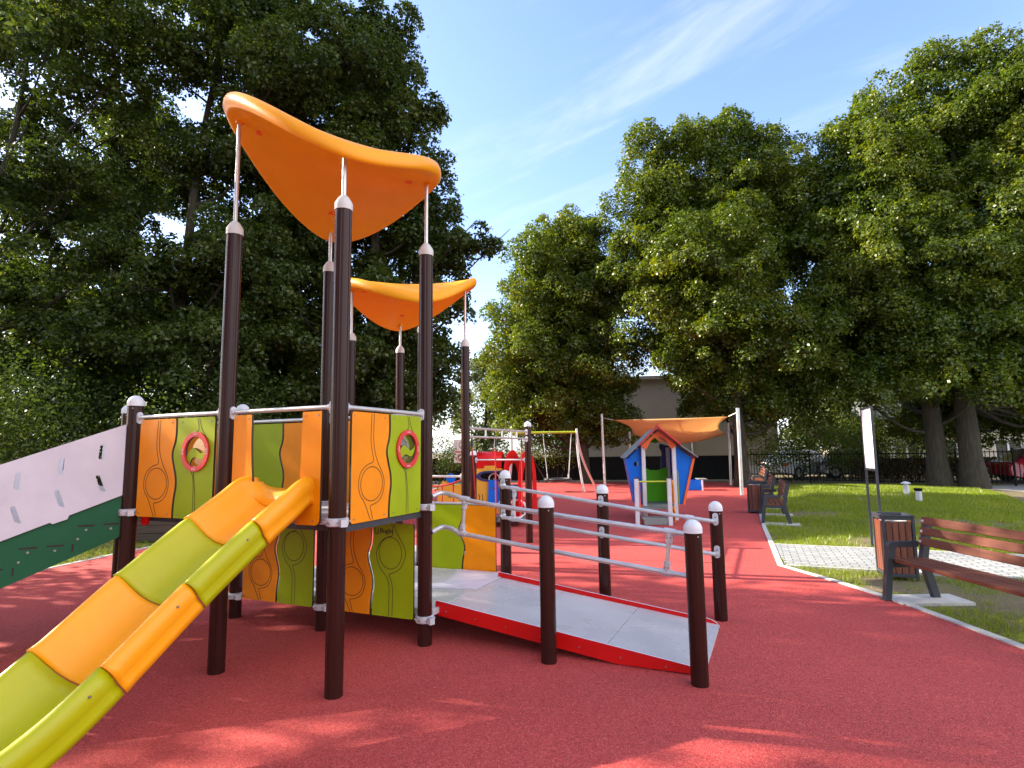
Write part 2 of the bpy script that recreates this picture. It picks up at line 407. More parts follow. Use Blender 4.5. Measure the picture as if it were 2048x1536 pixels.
    def build(s, name, mats, parent=None, bevel=0, fix=True, loc=None, angle=40):
        me = bpy.data.meshes.new(name); me.from_pydata(s.v, [], s.f)
        if not isinstance(mats, (list, tuple)): mats = [mats]
        for m in mats: me.materials.append(m)
        me.polygons.foreach_set('material_index', s.mi); me.polygons.foreach_set('use_smooth', s.sm)
        if fix:
            b = bmesh.new(); b.from_mesh(me); bmesh.ops.recalc_face_normals(b, faces=b.faces); b.to_mesh(me); b.free()
        me.update()
        o = bpy.data.objects.new(name, me); COL.objects.link(o)
        if parent: o.parent = parent
        if loc: o.location = loc
        if any(s.sm): me.set_sharp_from_angle(angle=radians(angle))
        if bevel:
            md = o.modifiers.new('bevel', 'BEVEL'); md.width = bevel; md.segments = 2; md.limit_method = 'ANGLE'; md.angle_limit = radians(50)
        return o
def tag(o, label=None, cat=None, group=None, kind=None):
    for k, v in (('label', label), ('category', cat), ('group', group), ('kind', kind)):
        if v: o[k] = v
    return o
def empty(name, loc, rz=0, label=None, cat=None, group=None):
    o = bpy.data.objects.new(name, None); COL.objects.link(o); o.location = loc; o.rotation_euler = (0, 0, rz)
    o.empty_display_size = .3
    return tag(o, label, cat, group)
def copy_tree(o, parent=None):
    c = o.copy(); COL.objects.link(c)
    if parent: c.parent = parent
    for ch in list(o.children): copy_tree(ch, c)
    return c
def circle(cx, cz, r, n=40, rz=None): return [(cx + r*cos(2*pi*i/n), cz + (rz or r)*sin(2*pi*i/n)) for i in range(n)]
def smooth_line(pts, k=4):
    """Catmull-Rom through pts"""
    P = [Vector(p) for p in pts]; out = []
    for i in range(len(P)-1):
        p0, p1, p2, p3 = P[max(i-1, 0)], P[i], P[i+1], P[min(i+2, len(P)-1)]
        for j in range(k):
            t = j/k
            out.append(tuple(.5*((2*p1) + (p2-p0)*t + (2*p0-5*p1+4*p2-p3)*t*t + (3*p1-p0-3*p2+p3)*t**3)))
    out.append(tuple(P[-1])); return out

# ------------------------------------------------------------------ setting: ground, surfacing, path, kerb
RUB = [(4.3,-8), (4.08,0), (3.99,3.2), (3.97,4.74), (3.93,6.14), (3.80,7.05), (3.57,8.11), (4.29,10.03), (4.97,11.87), (8.09,19.83), (10.95,27.2),
       (-2.2,30.1), (-3.2,26), (-4.2,20), (-5.6,14.2), (-6.4,10.12), (-6.67,8.58), (-6.9,4), (-7,-8)]
g = MB()
# the lawn: one sheet to the horizon, finer near the viewer, a very low swell to the right
xs = sorted(set(list(np.linspace(-60, 60, 181)) + [-400, -200, -120, 120, 200, 400])); ys = sorted(set(list(np.linspace(-20, 70, 136)) + [-300, -120, 120, 250, 500]))
def lawn_z(x, y):
    k = np.clip((x - (8.09 + (y - 19.83)*.375) - .3)/2.2, 0, 1)
    return -0.014 + .20*k*k*(3 - 2*k)*np.exp(-((x - 11.3)/2.5)**2/2*1.0 - ((y - 20.2)/2.2)**2/2)
g.grid([[(x, y, float(lawn_z(x, y))) for x in xs] for y in ys])
o = g.build('ground', M['soil'], fix=False); tag(o, kind='structure')
b_ = MB(); b_.plate(RUB, [], lambda x, z, d: (x, z, d), 0.0, -0.012)
o = b_.build('rubber_playground_surface', M['rubber']); tag(o, kind='structure')
def strip(pts, w, z0, z1, side=1):
    """kerb stones about a metre long, set to one side of a polyline"""
    P = [Vector(p) for p in pts]; out = []
    for i in range(len(P)):
        t0 = (P[i] - P[max(i-1, 0)]).normalized() if i else (P[1] - P[0]).normalized()
        t1 = (P[min(i+1, len(P)-1)] - P[i]).normalized() if i < len(P)-1 else t0
        t = (t0 + t1).normalized(); nrm = Vector((t.y, -t.x)) * side; k = 1 / max(.5, t.dot(t0))
        out.append((P[i], P[i] + nrm * w * k))
    m = MB()
    for (p0, q0), (p1, q1) in zip(out, out[1:]):
        ln = (p1 - p0).length; n = max(1, round(ln))
        for k in range(n):
            a, b = k/n + .004/ln, (k+1)/n - .004/ln; dz = random.uniform(-.002, .002)
            c = [p0.lerp(p1, a), q0.lerp(q1, a), q0.lerp(q1, b), p0.lerp(p1, b)]
            m.add([(v.x, v.y, z) for z in (z0, z1 + dz) for v in c], [(3,2,1,0), (4,5,6,7), (0,1,5,4), (1,2,6,5), (2,3,7,6), (3,0,4,7)])
    return m
o = strip(RUB[:11], .075, -.05, .012).build('kerb', M['concrete']); tag(o, kind='structure')
o = strip(RUB[12:], .06, -.05, .012).build('kerb', M['concrete']); tag(o, kind='structure')
# block paved path leaving the playground at a right angle to the kerb
pa = Vector((.925, -.38)); PK = Vector((3.57, 8.11))
P0, P1 = PK + Vector((.12, .0)), PK + Vector((.68, 1.68))
path = [tuple(P0), tuple(P1), tuple(P1 + pa * 14), tuple(P0 + pa * 14 )]
ang = atan2(pa.y, pa.x)
m = MB(); loc = [Matrix.Rotation(-ang, 2) @ (Vector(p) - P0) for p in path]
m.plate([tuple(p) for p in loc], [], lambda x, z, d: (x, z, d), 0.0, -.05)
o = m.build('block_paved_path', M['pave']); o.location = (P0.x, P0.y, .004); o.rotation_euler = (0, 0, ang); tag(o, kind='structure')
for base, sd in ((P0, 1), (P1, -1)):
    o = strip([tuple(base), tuple(base + pa * 14)], .06, -.05, .016, sd).build('path_edging', M['concrete']); tag(o, kind='structure')
# pale drive curving in from the right
m = MB(); m.plate([(30,14), (30,24.2), (18.2,22.9), (16.9,22.6), (16.6,21.1), (15.2,18.3), (13.4,15.4), (12.6,12.6), (13.5,10), (18,9)], [], lambda x, z, d: (x, z, d), 0.0, -.05)
o = m.build('drive', M['asphalt']); tag(o, kind='structure')

# ------------------------------------------------------------------ the climbing tower with slide, stairs and ramp
TX, TY, TH = -1.20734675, 4.04785254, -0.42050834
B = 1.10284                       # bay
LB = 2.735                        # far row of the low deck
T2 = (-1.2045, 2.9035, 1.118)     # front post of the rear roof and its bay
tower = empty('climbing_tower', (TX, TY, 0), TH, 'large climbing tower with two orange roofs, yellow and green slide, stairs and ramp', 'play tower')
def flute(j): return .965 if j % 8 in (0, 1) else 1.0
def post(a, b, h, capped=True, r=.0605, rod=None, clamps=()):
    p = MB(); p.lathe([(r, -.05), (r, h)], n=48, flute=flute, smooth=True)
    po = p.build('post', M['post'], tower, loc=(a, b, 0), angle=18)
    if capped:
        c = MB(); R = r * 1.07
        c.lathe([(R, h-.012), (R, h+.012)] + [(R*cos(t), h+.012+R*1.02*sin(t)) for t in np.linspace(.12, 1.5, 9)], n=32)
        c.build('post_cap', M['cap'], po)
        c = MB(); c.lathe([(.006, 0), (.006, .004), (.001, .006)], n=10); q = c.build('cap_screw', M['bolt'], po, loc=(cos(-.9)*r, sin(-.9)*r, h-.035)); q.rotation_euler = (pi/2, 0, -.9+pi/2)
    if rod:
        c = MB(); R = r * 1.08
        c.lathe([(R*.99, h-.035), (R, h-.005), (R*.99, h+.018), (R*.62, h+.06), (.024, h+.078), (.019, h+.08)], n=32)
        c.build('collar', M['collar'], po)
        c = MB(); c.tube([(0,0,h+.06), (0,0,rod)], .0165, 14); c.build('roof_rod', M['steel'], po)
    for z in clamps:
        c = MB(); R = r * 1.26
        c.lathe([(R*.9, z-.028), (R, z-.022), (R*1.02, z), (R, z+.022), (R*.9, z+.028)], n=36)
        for k in range(8):
            th = 2*pi*k/8 + .3
            if k % 4 == 3: c.box((cos(th)*(R+.02), sin(th)*(R+.02), z), (.06, .045, .05), th)
        for k in range(8):
            th = 2*pi*k/8 - .05
            q = [(cos(th)*(R*.97+e), sin(th)*(R*.97+e), z) for e in (0, .014)]
            c.tube(q, .0075, 8, 1)
        c.build('clamp', [M['clamp'], M['bolt']], po)
    return po
# the taller tower
post(-B, 0, 3.38, False, rod=4.34, clamps=(1.13,))
post(0, 0, 3.38, False, rod=3.80, clamps=(1.13,))
post(0, B, 3.38, False, rod=4.08, clamps=(1.13, .21))
post(-B, B, 3.38, False, rod=3.82, clamps=(1.13, .21))
post(-2*B, 0, 2.03, clamps=(1.13,))
post(-2*B, B, 2.03, clamps=(1.13, .21))
post(-3.16, .551, 2.03, clamps=(1.13,))
# the rear roof's four posts
for (i, j, rod) in ((0,0,3.50), (-1,0,3.80), (0,1,3.95), (-1,1,3.58)):
    post(T2[0] + i*T2[2], T2[1] + j*T2[2], 3.117, False, rod=rod, clamps=(.21,))
# ramp posts
post(0, LB, 1.305, clamps=(.21,)); post(1.1007, 1.1157, 1.168); post(1.105, LB, 1.16)
post(2.2017, 1.1005, 1.024); post(2.21, LB, 1.014)
# rope trapeze posts beyond
post(-1.228, 6.365, 2.03); post(-2.40, 6.50, 1.53)

def saddle(name, c, zs, half, tilt, ang0=0):
    """moulded saddle roof over a square of posts; u runs along the high diagonal"""
    zc, ku, kv = zs
    rows_t, rows_b = [], []; n = 72
    def pt(phi, k):
        cu, cv = cos(phi), sin(phi)
        e = 1.62; r = (abs(cu/half[0])**e + abs(cv/half[1])**e) ** (-1/e)
        return r*k*cu, r*k*cv
    def z(u, v): return zc + ku*u*u*(1 - .10*abs(u)) - kv*v*v*(1 - .10*abs(v)) + tilt*u
    def P(u, v, h):
        x = c[0] + (u - v) * sqrt(.5); y = c[1] + (u + v) * sqrt(.5)
        # u along (+a,+b)/sqrt2, v along (-a,+b)/sqrt2
        return (x, y, z(u, v) + h)
    th = .064
    ring = []
    for k in np.linspace(0.02, .93, 9): ring.append((k, -.012 if k < .9 else -.016))
    for t in np.linspace(-pi/2, pi/2, 9): ring.append((.955 + .05*cos(t), .045 + th*sin(t)*1.05))
    for k in np.linspace(.93, .02, 9): ring.append((k, .10 - .012*(1-k)))
    rows = [[P(*pt(2*pi*j/n, k), h) for j in range(n)] for k, h in ring]
    m = MB(); m.grid(rows, closed=True)
    m.f += [tuple(range(n))[::-1], tuple(len(m.v)-n+j for j in range(n))]; m.mi += [0, 0]; m.sm += [True, True]
    o = m.build(name, M['canopy'], tower, angle=60)
    return o, P, z
d45 = B/2 * sqrt(2)
def uv(a, b, c): return ((a-c[0]) + (b-c[1]))*sqrt(.5), (-(a-c[0]) + (b-c[1]))*sqrt(.5)
# high diagonal runs from the left-front post (-B,0) to the right-back post (0,B): that is +u at (0,B)
c1 = (-B/2, B/2)
def fit_roof(zm, zp, zf, zb, q, zc):
    ku = ((zm+zp)/2 - zc)/(q*q); kv = -((zf+zb)/2 - zc)/(q*q); return (zc, ku/(1-.1*q), kv/(1-.1*q)), (zp-zm)/(2*q)
zs, tl = fit_roof(4.33, 4.04, 3.775, 3.80, d45, 4.07)
roof1, R1P, _ = saddle('canopy', c1, zs, (.905, .905), tl)
c2 = (T2[0] - T2[2]/2, T2[1] + T2[2]/2); q2 = T2[2]/2*sqrt(2)
zs, tl = fit_roof(3.79, 3.94, 3.49, 3.57, q2, 3.80)
roof2, R2P, _ = saddle('canopy', c2, zs, (.95, .92), tl)
for ro, RP, q in ((roof1, R1P, d45), (roof2, R2P, q2)):
    for (u, v) in ((-1,0), (1,0), (0,-1), (0,1)):
        m = MB(); ctr = RP(u*(q-.16), v*(q-.16), -.016)
        m.lathe([(.034, 0), (.034, .012), (.02, .014)], ctr, 20); m.build('bolt_plug', M['bolt_orange'], ro)
        m = MB(); ctr = RP(u*q, v*q, -.035); m.lathe([(.03, 0), (.03, .05)], ctr, 20); m.build('rod_socket', M['canopy'], ro)

# decks
def deck(name, poly, z, t=.045, mat='grey_white', par=None):
    m = MB(); m.plate(poly, [], lambda x, y, d: (x, y, z + d), 0, -t); return m.build(name, M[mat], par or tower, bevel=.004)
deck('upper_deck', [(-2*B+.02, .03), (-.05, .03), (-.05, B-.04), (-2*B+.02, B-.04), (-3.10, .551)], 1.15, .05, 'ramp_board')
deck('low_deck', [(-2.27, B+.05), (.05, B+.05), (.05, 2.70), (-1.24, 2.70), (-1.24, 3.98), (-2.28, 3.98)], .272, .05, 'ramp_board')
arc = [(-.62, 2.70)] + smooth_line([(-.55, 2.60), (-.44, 2.30), (-.42, 2.08), (-.52, 1.97), (-.85, 1.94)], 5) + smooth_line([(-.85, 1.82), (-.45, 1.80), (-.20, 1.86), (.045, 1.93)], 4) + [(.045, 2.70)]
deck('deck_inlay', arc, .276, .003, 'white_board')
for (p, q) in (((-.1, B+.14), (-2.1, B+.14)), ((-.08, B+.12), (-.08, LB-.12))):
    m = MB(); m.bar((*p, .20), (*q, .20), .05, .05); m.build('deck_beam', M['post'], tower)
for (p, q) in (((-.06, .12), (-2.2, .12)), ((-.02, .06), (-.02, B-.06)), ((-.06, B-.1), (-2.2, B-.1)), ((-B, .06), (-B, B-.06)), ((-2*B-.05, 0), (-3.12, .53)), ((-2*B-.05, B), (-3.12, .57))):
    m = MB(); m.bar((*p, 1.072), (*q, 1.072), .045, .045); m.build('deck_beam', M['anthracite'], tower)

# wavy double boards -------------------------------------------------------
OR_L = [(.336,1.887),(.331,1.779),(.329,1.685),(.346,1.6),(.362,1.548),(.350,1.524),(.288,1.507),(.225,1.464),(.198,1.41),(.195,1.347),(.215,1.292),(.251,1.253),(.281,1.205),(.312,1.147),(.335,1.106)]
OR_R = [(.365,1.887),(.361,1.78),(.362,1.685),(.379,1.6),(.416,1.523),(.464,1.455),(.492,1.396),(.493,1.338),(.468,1.273),(.422,1.234),(.369,1.217),(.336,1.212),(.330,1.2),(.349,1.148),(.361,1.107)]
GR = [[(.803,1.887),(.822,1.80),(.775,1.77)], [(.825,1.887),(.859,1.795),(.926,1.711),(.955,1.63),(.93,1.54)], [(.72,1.495),(.773,1.433),(.789,1.3),(.79,1.106)], [(.782,1.463),(.795,1.381),(.811,1.278),(.817,1.106)]]
OL_1 = [(-.33,.975),(-.316,.918),(-.323,.876),(-.369,.861),(-.437,.825),(-.483,.746),(-.486,.691),(-.461,.617),(-.419,.566),(-.378,.525),(-.355,.463),(-.35,.4),(-.354,.20)]
OL_2 = [(-.31,.975),(-.283,.914),(-.223,.825),(-.185,.752),(-.189,.698),(-.221,.622),(-.273,.576),(-.345,.549),(-.349,.538),(-.324,.476),(-.314,.403),(-.318,.20)]
WAVE = [(0,1),(.004,.86),(-.005,.76),(-.028,.68),(-.032,.61),(-.009,.51),(.017,.41),(.023,.31),(.008,.20),(0,.09),(0,0)]   # sideways offset of the wavy edge against height
def rounded(pts, who, r=.025):
    """replace the listed corners (indices) by short arcs"""
    out = []
    for i, p in enumerate(pts):
        if i in who:
            a, b, c = Vector(pts[i-1]), Vector(p), Vector(pts[(i+1) % len(pts)])
            p0 = b + (a-b).normalized()*r; p2 = b + (c-b).normalized()*r
            for t in (0, .25, .5, .75, 1): out.append(tuple((1-t)**2*p0 + 2*t*(1-t)*b + t*t*p2))
        else: out.append(p)
    return out
def board_pair(fn, x0, z0, z1, side=-1, window=False, motif=True, flip=False, low=False, xs=(.113, .548, .572, 1.0), names=('orange', 'lime')):
    """an orange and a lime board meeting on a wavy line; fn(x, z, d); side = visible side in d"""
    H = z1 - z0; f = (lambda x, z, d: fn(x0 + (B - x if flip else x), z, d))
    wl = smooth_line([(dx, z0 + t*H) for dx, t in WAVE], 3)
    th = .019*side
    a = [(xs[1] + dx, z) for dx, z in wl]                       # top to bottom
    outl = rounded([(xs[0], z1)] + a + [(xs[0], z0)], (0, len(a)+1))
    m = MB(); m.plate(outl, [], f, 0, th, 0, 1)
    e = th + .0012*side
    if motif:
        z_s = lambda q: (q[0], z0 + (q[1]-1.10)/.793*H)
        for ln in (OR_L, OR_R): m.ribbon(smooth_line([z_s(q) for q in ln], 4), .006, f, e, 2)
        m.ribbon([z_s(q) for q in circle(.346, 1.368, .128, 48, .125)], .006, f, e, 2, True)
        for q in ((.15, z0+.03), (.5, z0+.03), (.14, z1-.03), (.5, z1-.03)): m.plate(circle(q[0], q[1], .006, 10), [], f, th, th+.004*side, 3)
    o1 = m.build('side_board', [M[names[0]], M['edge'], M['groove'], M['bolt']], tower)
    a = [(xs[2] + dx, z) for dx, z in reversed(wl)]
    outl = rounded([(xs[3], z0)] + [(x, z) for x, z in a] + [(xs[3], z1)], (0, len(a)+1)) if False else rounded(a[:1] + [(xs[3], z0), (xs[3], z1)] + a[:0:-1], (1, 2))
    m = MB(); holes = []
    wc = (.80, z0 + .522/.793*H)
    if window: holes = [circle(wc[0], wc[1], .122, 40)]
    m.plate(outl, holes, f, 0, th, 0, 1)
    if motif and not low:
        for ln in GR: m.ribbon(smooth_line(ln, 4), .006, f, e, 2)
    if motif and low:
        k = (lambda q: (q[0] + B, z0 + (q[1]-.193)/.786*H))
        for ln in (OL_1, OL_2): m.ribbon(smooth_line([k(q) for q in ln], 4), .006, f, e, 2)
        m.ribbon([k(q) for q in circle(-.341, .727, .119, 48, .135)], .006, f, e, 2, True)
    if motif:
        for q in ((.62, z0+.03), (.95, z0+.03), (.62, z1-.03), (.95, z1-.03)): m.plate(circle(q[0], q[1], .006, 10), [], f, th, th+.004*side, 3)
    o2 = m.build('side_board', [M[names[1]], M['edge'], M['groove'], M['bolt']], tower)
    if window:
        r = MB(); r.plate(circle(wc[0], wc[1], .156, 48), [circle(wc[0], wc[1], .118, 48)], f, th+.001*side, th+.016*side)
        for k in range(12):
            t = 2*pi*(k//3)/4 + (k % 3 - 1)*.12 + .0
            r.plate(circle(wc[0]+.137*cos(t), wc[1]+.137*sin(t), .005, 8), [], f, th+.016*side, th+.019*side, 1)
        r.build('window_ring', [M['window_red'], M['cap']], o2, bevel=.002)
        r = MB(); S1 = smooth_line([(-.118,-.05),(-.095,-.01),(-.05,.028),(0,.015),(.05,-.012),(.10,.012),(.118,.055)], 5); S2 = smooth_line([(.118,.0),(.09,-.045),(.05,-.06),(.0,-.045),(-.045,-.05),(-.07,-.085),(-.065,-.105)], 5)
        r.plate([(wc[0]+x, wc[1]+z) for x, z in S1 + S2], [], f, .002*side, th-.004*side, 0, 1); r.build('window_wave', [M['lime'], M['edge']], o2)
        r = MB(); r.plate(circle(wc[0], wc[1], .120, 40), [], f, -.004*side, -.001*side); r.build('window_pane', M['clear'], o2)
    return o1, o2
fa = lambda a0: (lambda x, z, d: (a0 + d, x, z))
fb = lambda b0: (lambda x, z, d: (x, b0 + d, z))
board_pair(fb(-.0), -2*B, 1.10, 1.893, -1, True)                       # beside the slide
board_pair(fa(.0), 0, 1.10, 1.893, 1, True)                             # right-hand side
board_pair(fb(B), -2*B, 1.10, 1.893, 1, False, False, names=('lime', 'orange'))       # far side, seen from inside
board_pair(fb(B), -B, 1.10, 1.893, 1, True, False, flip=False, names=('orange', 'lime'))
# far left side, on the slanted edge of the deck
eL = Vector((.866, .5)); nL = Vector((-.5, .866)); cL = Vector((-3.16, .551))
fl = lambda x, z, d: (cL.x + eL.x*x + nL.x*d, cL.y + eL.y*x + nL.y*d, z)
board_pair(fl, 0, 1.10, 1.893, 1, False, False, names=('lime', 'orange'))
lowA = board_pair(fb(B), -2*B, .193, .979, -1, False, True, low=True)
lowB = board_pair(fb(B), -B, .193, .979, -1, False, True, low=True)
board_pair(fb(LB), -1.045, .258, .985, -1, False, False, xs=(.53, .93, .10, .512), names=('orange', 'lime')) if False else None
# the board pair behind the ramp landing: lime on the left, orange on the right
f = fb(LB); wl = smooth_line([(dx*1.3, .258 + t*.727) for dx, t in WAVE], 3)
m = MB(); m.plate([(-1.13, .985)] + [(-.545 + dx, z) for dx, z in wl] + [(-1.13, .258)], [], f, 0, -.019, 0, 1); m.build('side_board', [M['lime'], M['edge']], tower)
m = MB(); m.plate([(-.525 + dx, z) for dx, z in wl] + [(-.115, .258), (-.115, .985)], [], f, 0, -.019, 0, 1); m.build('side_board', [M['orange'], M['edge']], tower)
# orange boards either side of the slide mouth
f = fb(0)
lb = smooth_line([(-.816, 1.893), (-.812, 1.70), (-.80, 1.50), (-.775, 1.32), (-.735, 1.20), (-.70, 1.10)], 5)
m = MB(); m.plate(rounded([(-1.0, 1.893)] + lb + [(-1.0, 1.10)], (0, len(lb)+1)), [], f, 0, -.019, 0, 1)
for q in ((-.97, 1.865), (-.85, 1.865)): m.plate(circle(*q, .006, 10), [], f, -.019, -.023, 2)
m.build('side_board', [M['orange'], M['edge'], M['bolt']], tower)
rb = smooth_line([(-.36, 1.10), (-.345, 1.20), (-.33, 1.35), (-.322, 1.55), (-.318, 1.75), (-.316, 1.893)], 5)
m = MB(); m.plate(rounded(rb + [(-.14, 1.893), (-.14, 1.10)], (len(rb)+1,), .05), [], f, 0, -.019, 0, 1)
for q in ((-.29, 1.865), (-.17, 1.865), (-.20, 1.13)): m.plate(circle(*q, .006, 10), [], f, -.019, -.023, 2)
m.build('side_board', [M['orange'], M['edge'], M['bolt']], tower)
# maker's lettering and emblem on the low lime board
def text_mesh(body, size):
    cu = bpy.data.curves.new('lettering', 'FONT'); cu.body = body; cu.size = size; cu.extrude = .001
    t = bpy.data.objects.new('lettering', cu); COL.objects.link(t)
    me = bpy.data.meshes.new_from_object(t.evaluated_get(bpy.context.evaluated_depsgraph_get()))
    bpy.data.objects.remove(t); return me
me = text_mesh('Buglo', .062); me.materials.append(M['groove'])
t = bpy.data.objects.new('lettering', me); COL.objects.link(t); t.parent = lowB[1]; t.location = (-.455, B-.0205, .895); t.rotation_euler = (pi/2, 0, 0)
m = MB(); f = fb(B); sq = [(-.505, .888), (-.472, .888), (-.472, .94), (-.505, .94)]
for i in range(4):
    if i != 2: m.ribbon([sq[i], sq[(i+1) % 4]], .007, f, -.0205)
m.ribbon([(-.505, .955), (-.488, .957)], .007, f, -.0205)
m.build('emblem', M['groove'], lowB[1])

# guard rails with end plates
def rail(p, q, z, r=.0165, ends=True, name='guard_rail'):
    p, q = Vector(p), Vector(q); d = (q-p).normalized(); off = .058
    m = MB(); m.tube([(*(p + d*off), z), (*(q - d*off), z)], r, 14); o = m.build(name, M['steel'], tower)
    if ends:
        for c, s in ((p + d*.062, 1), (q - d*.062, -1)):
            e = d * s; m = MB()
            pl = [(cos(t)*.024, sin(t)*.024 + (.026 if sin(t) > 0 else -.026)) for t in np.linspace(0, 2*pi, 24, endpoint=False)]
            sd = Vector((-d.y, d.x))
            m.plate(pl, [], lambda x, zz, dd: (c.x + sd.x*x + e.x*dd, c.y + sd.y*x + e.y*dd, z - .006 + zz), -.006, .010)
            m.tube([(c.x, c.y, z), (c.x + e.x*.035, c.y + e.y*.035, z)], .023, 14)
            m.build('rail_bracket', M['clamp'], o, bevel=.003)
    return o
for p, q in (((-2*B, 0), (-B, 0)), ((-B, 0), (0, 0)), ((0, 0), (0, B)), ((-2*B, B), (-B, B)), ((-B, B), (0, B)), ((-3.16, .551), (-2*B, B))): rail(p, q, 1.92)
rail((T2[0], LB), (0, LB), 1.0); rail((T2[0], T2[1]+T2[2]), (T2[0]-T2[2], T2[1]+T2[2]), 1.245)

# slide ---------------------------------------------------------------------
SL = [(.06,1.425), (-.06,1.432), (-.14,1.405), (-.25,1.335), (-.505,1.185), (-.945,.90), (-1.365,.60), (-1.62,.44), (-1.85,.345), (-2.1,.295), (-2.4,.28)]
SLS = smooth_line(SL, 8)
def slide_at(bb):
    bb = min(bb, SLS[0][0])
    for i in range(len(SLS)-1):
        if SLS[i+1][0] <= bb <= SLS[i][0]:
            t = (bb - SLS[i][0])/(SLS[i+1][0]-SLS[i][0]); return SLS[i][1]*(1-t) + SLS[i+1][1]*t
    return SLS[-1][1]
CX_ = -.535
def slide_prof(k, deep):
    """cross-section: outer wall foot, over the rounded lip, down into the trough and back"""
    w = .285; D = .215*deep
    half = [(w+.052, -.185*k), (w+.054, -.15*k), (w+.046, -.115*k), (w+.050, -.105*k), (w+.056, -.07), (w+.052, -.035), (w+.036, -.010), (w+.012, 0), (w-.012, -.008), (w-.030, -.035), (w-.050, -.085*deep), (w-.085, -.15*deep), (w-.14, -.195*deep), (w-.20, -D), (0, -D*1.02)]
    full = half + [(-x, h) for x, h in half[-2::-1]]
    return full
joint = [.06, -.505, -.945, -1.365, -2.35]
names = ['slide_orange', 'slide_lime', 'slide_orange', 'slide_lime']
for si in range(4):
    b0, b1 = joint[si], joint[si+1]
    st = np.linspace(b0, b1, 18); rows = []
    for ii, bb in enumerate(st):
        t = ii/(len(st)-1)
        sc = 1.035 if t > .97 else 1.0            # the lower end laps over the next section
        sc = 1.0 + .03*max(0, (t-.9)/.1) - .012*max(0, (.06-t)/.06)
        deep = min(1, .35 + max(0, (.06-bb))/.22) if si == 0 else 1
        z = slide_at(bb); dz = (slide_at(bb-.02) - slide_at(min(bb+.02, .06)))/-(min(bb+.02, .06) - bb + .02)
        nb, nz_ = -dz, 1.0; ln = sqrt(nb*nb + nz_*nz_); nb, nz_ = nb/ln, nz_/ln
        kk = min(1.0, (z-.02)/.18)
        rows.append([(CX_ + x*(1+(sc-1)*1.0), bb + nb*h*sc*kk, z + (nz_*h + (sc-1)*.15)*kk) for x, h in slide_prof(1, deep)])
    m = MB(); m.grid(rows)
    o = m.build('slide_section', M[names[si]], tower, angle=50)
    md = o.modifiers.new('thick', 'SOLIDIFY'); md.thickness = .012; md.offset = -1
    if si: 
        m = MB(); z = slide_at(b0-.03)
        for sx in (1, -1):
            for h in (-.085,):
                m = MB(); m.tube([(CX_ + sx*.335, b0-.035 + h*.35, z+h), (CX_ + sx*.346, b0-.035 + h*.35, z+h)], .0065, 10); m.build('slide_bolt', M['bolt'], o)

# stairs --------------------------------------------------------------------
sd_ = Vector((-.5, -.866)); sn = Vector((.866, -.5))        # along the flight, outward to the viewer
def stair_fn(off): 
    o0 = Vector((-2*B, 0)) - sn*off
    return lambda t, z, d: (o0.x + sd_.x*t + sn.x*d, o0.y + sd_.y*t + sn.y*d, z)
def slot(t, z, lean, h=.135, w=.034):
    out = []
    for q in np.linspace(0, 2*pi, 26, endpoint=False):
        x = cos(q)*w/2; zz = sin(q)*w/2 + (h/2-w/2)*(1 if sin(q) > 0 else -1)
        x += -lean*zz + .022*(1 - (2*zz/h)**2) - .011
        out.append((t + x, z + zz))
    return out
for off in (0.0, 1.05):
    f = stair_fn(off); L_ = 2.35
    zt = lambda t: 1.884 - .407*t; zb = lambda t: 1.294 - .404*t; zg = lambda t: .955 - .43*t
    sl_ = []
    for k in range(8):
        t = .218 + .259*k; sl_ += [slot(t, 1.632 - .108*k, .05), slot(t - .003, 1.376 - .108*k, -.33)]
    tab = [(.40, zb(.40)), (.41, zb(.41)-.025), (.50, zb(.5)-.02), (.52, zb(.52))]
    m = MB(); m.plate([(.035, zt(.035)), (.035, zb(.035))] + tab + [(L_, max(.08, zb(L_))), (L_, zt(L_))], sl_, f, 0, .019, 0, 0)
    m.build('stair_balustrade', M['white_board'], tower, bevel=.002)
    m = MB(); up = lambda t: zb(t) + .03
    m.plate([(.05, up(.05)), (.05, zg(.05)), (2.15, zg(2.15)), (L_, .0), (L_, up(L_))], [], f, -.022, -.003, 0, 0)
    e = -.0018
    for k in range(6):
        z = 1.04 - .14*k; t = .355*k
        for a0, a1 in ((.066, .172), (.23, .340)): m.ribbon([(t+a0, z), (t+a1, z)], .014, f, e, 1)
        m.ribbon([(t+.365, z-.135), (t+.365, z-.195)], .014, f, e, 1)
        for q in ((t+.12, z-.036), (t+.285, z-.033), (t+.335, z-.10)): m.plate(circle(*q, .009, 10), [], f, -.003, .004, 2)
    m.build('stair_stringer', [M['green_board'], M['groove'], M['bolt']], tower)
f0 = stair_fn(.02)
for k in range(6):
    m = MB(); z = 1.05 - .14*k; t = .03 + .355*k
    vs = [f0(tt, zz, -dd) for dd in (.0, 1.0) for tt, zz in ((t, z), (t+.37, z), (t+.37, z-.02), (t, z-.02))]
    m.add(vs, [(0,1,2,3), (7,6,5,4), (0,4,5,1), (1,5,6,2), (2,6,7,3), (3,7,4,0)]); m.build('stair_tread', M['grey'], tower)

